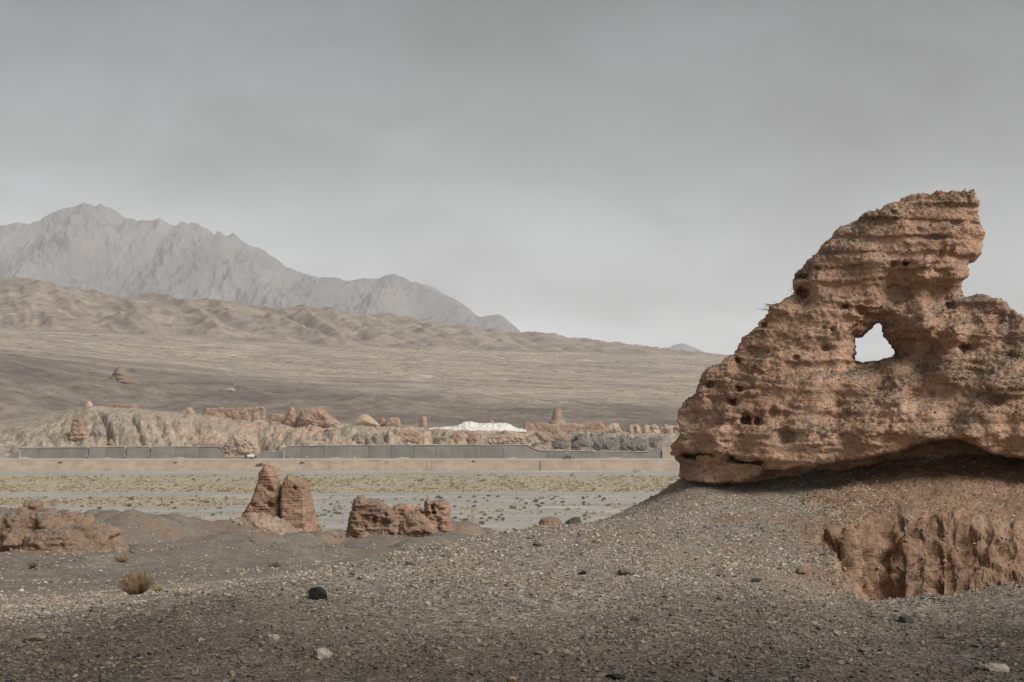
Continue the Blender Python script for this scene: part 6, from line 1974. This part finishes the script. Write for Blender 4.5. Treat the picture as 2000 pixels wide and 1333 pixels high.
# bushes clinging to the tan bank; the one right of the tower stands in for shadow
for px_, py_, Yb, w, lb in ((507, 909, 922, 7.0, 'dark spreading bush on the tan bank, left of the split tower top'), (590, 905, 925, 4.5, 'flat dark clump standing in for a shadow on the tan bank, right of the split tower'), (755, 903, 925, 1.8, 'tiny round dark bush at the top of the tan bank'), (925, 902, 926, 3.6, 'flat dark bush on the bank top below the white sheeting'), (118, 904, 925, 3.8, 'flat dark bush at the top of the tan bank, far left'), (343, 904, 925, 3.0, 'flat dark bush at the top of the tan bank, below the fourth wall stretch')):
    c = pt(px_, py_, Yb)
    o = link('bush', random.choice(SHR['dark']), None, (float(c[0]), Yb - 1.0, float(c[2]) - 0.3 * w * 0.4))
    o.scale = (w * 0.8, w * 0.5, w * 0.55)
    tag(o, lb, 'bush', 'bushes on the tan bank')


# dry wiry bushes on the near slope
def wire_bush(px_, py_, wpx, hpx, n, label, mat, seed):
    rg = np.random.default_rng(seed)
    c = ray_ground(px_, py_)
    k = c[1] / F
    W_, H_ = wpx * k, hpx * k
    Vv, Q = [], []
    for i in range(n):
        a = rg.uniform(0, 6.283)
        sp = rg.uniform(0, 1) ** 0.6
        tip = np.array([math.cos(a) * sp * W_ * .5, math.sin(a) * sp * W_ * .5, H_ * (1 - 0.45 * sp * sp) * rg.uniform(.55, 1.05)])
        b0 = np.array([math.cos(a) * sp * W_ * .16, math.sin(a) * sp * W_ * .16, -0.01])
        mid = b0 * .5 + tip * .5 + np.array([rg.normal() * .03, rg.normal() * .03, 0.06 * H_]) * 1.0
        s_ = np.array([-math.sin(a + 1), math.cos(a + 1), 0]) * rg.uniform(0.0022, 0.0045) * (c[1] / 20)
        q0 = len(Vv)
        pts_ = [b0, mid, tip + rg.normal(size=3) * 0.02]
        for j, p in enumerate(pts_):
            ww = (1.0, 0.85, 0.35)[j]
            Vv += [p - s_ * ww, p + s_ * ww]
        Q += [(q0, q0 + 1, q0 + 3, q0 + 2), (q0 + 2, q0 + 3, q0 + 5, q0 + 4)]
        # side twigs
        for _ in range(2):
            p = pts_[1] * rg.uniform(.3, .9) + pts_[2] * rg.uniform(.1, .6)
            d_ = rg.normal(size=3) * 0.5 + np.array([0, 0, 0.8])
            e = p + d_ * H_ * 0.16
            q0 = len(Vv)
            Vv += [p - s_ * .7, p + s_ * .7, e + s_ * .25, e - s_ * .25]
            Q.append((q0, q0 + 1, q0 + 2, q0 + 3))
    o_ = link('dry_bush', mesh_np('dry_bush', np.array(Vv), np.array(Q), mat, False), None, tuple(c))
    tag(o_, label, 'bush')


M_WIRE = leaf_mat('dry_bush_twigs', (0.30, 0.215, 0.128), (0.41, 0.305, 0.19))
M_WIRE2 = leaf_mat('faded_bush_twigs', (0.19, 0.155, 0.10), (0.26, 0.215, 0.145))
wire_bush(266, 1160, 72, 46, 800, 'round straw brown dry bush on the gravel slope at left', M_WIRE, 1)
wire_bush(308, 1156, 24, 14, 160, 'very small dry tuft just right of the round dry bush', M_WIRE, 2)
wire_bush(64, 1110, 20, 13, 120, 'small dark tuft on the slope below the left mound', M_WIRE2, 5)
wire_bush(535, 1110, 34, 14, 180, 'brownish low tuft below the split tower', M_WIRE2, 7)
wire_bush(240, 1098, 34, 14, 200, 'yellowish tuft at the right foot of the left mound', M_WIRE, 9)

# ------------------------------------------------------------------ haze
hb = bpy.data.materials.new('haze_air')
hb.use_nodes = True
nt = hb.node_tree
nt.nodes.clear()
ho = nt.nodes.new('ShaderNodeOutputMaterial')
hv = nt.nodes.new('ShaderNodeVolumePrincipled')
hv.inputs['Color'].default_value = (0.93, 0.94, 0.96, 1)
hv.inputs['Density'].default_value = 4.6e-5
hv.inputs['Anisotropy'].default_value = 0.0
nt.links.new(hv.outputs[0], ho.inputs['Volume'])
bm = _bm.new()
_bm.ops.create_cube(bm, size=1.0)
zmin, zmax = -75.0, 2150.0
for v in bm.verts:
    v.co = Vector((v.co.x * 32000, v.co.y * 36500 + 8000, (v.co.z + .5) * (zmax - zmin) + zmin))
me = bpy.data.meshes.new('haze')
bm.to_mesh(me)
bm.free()
me.materials.append(hb)
o = link('haze', me)
tag(o, 'pale dusty haze filling the valley air', 'haze', kind='stuff')
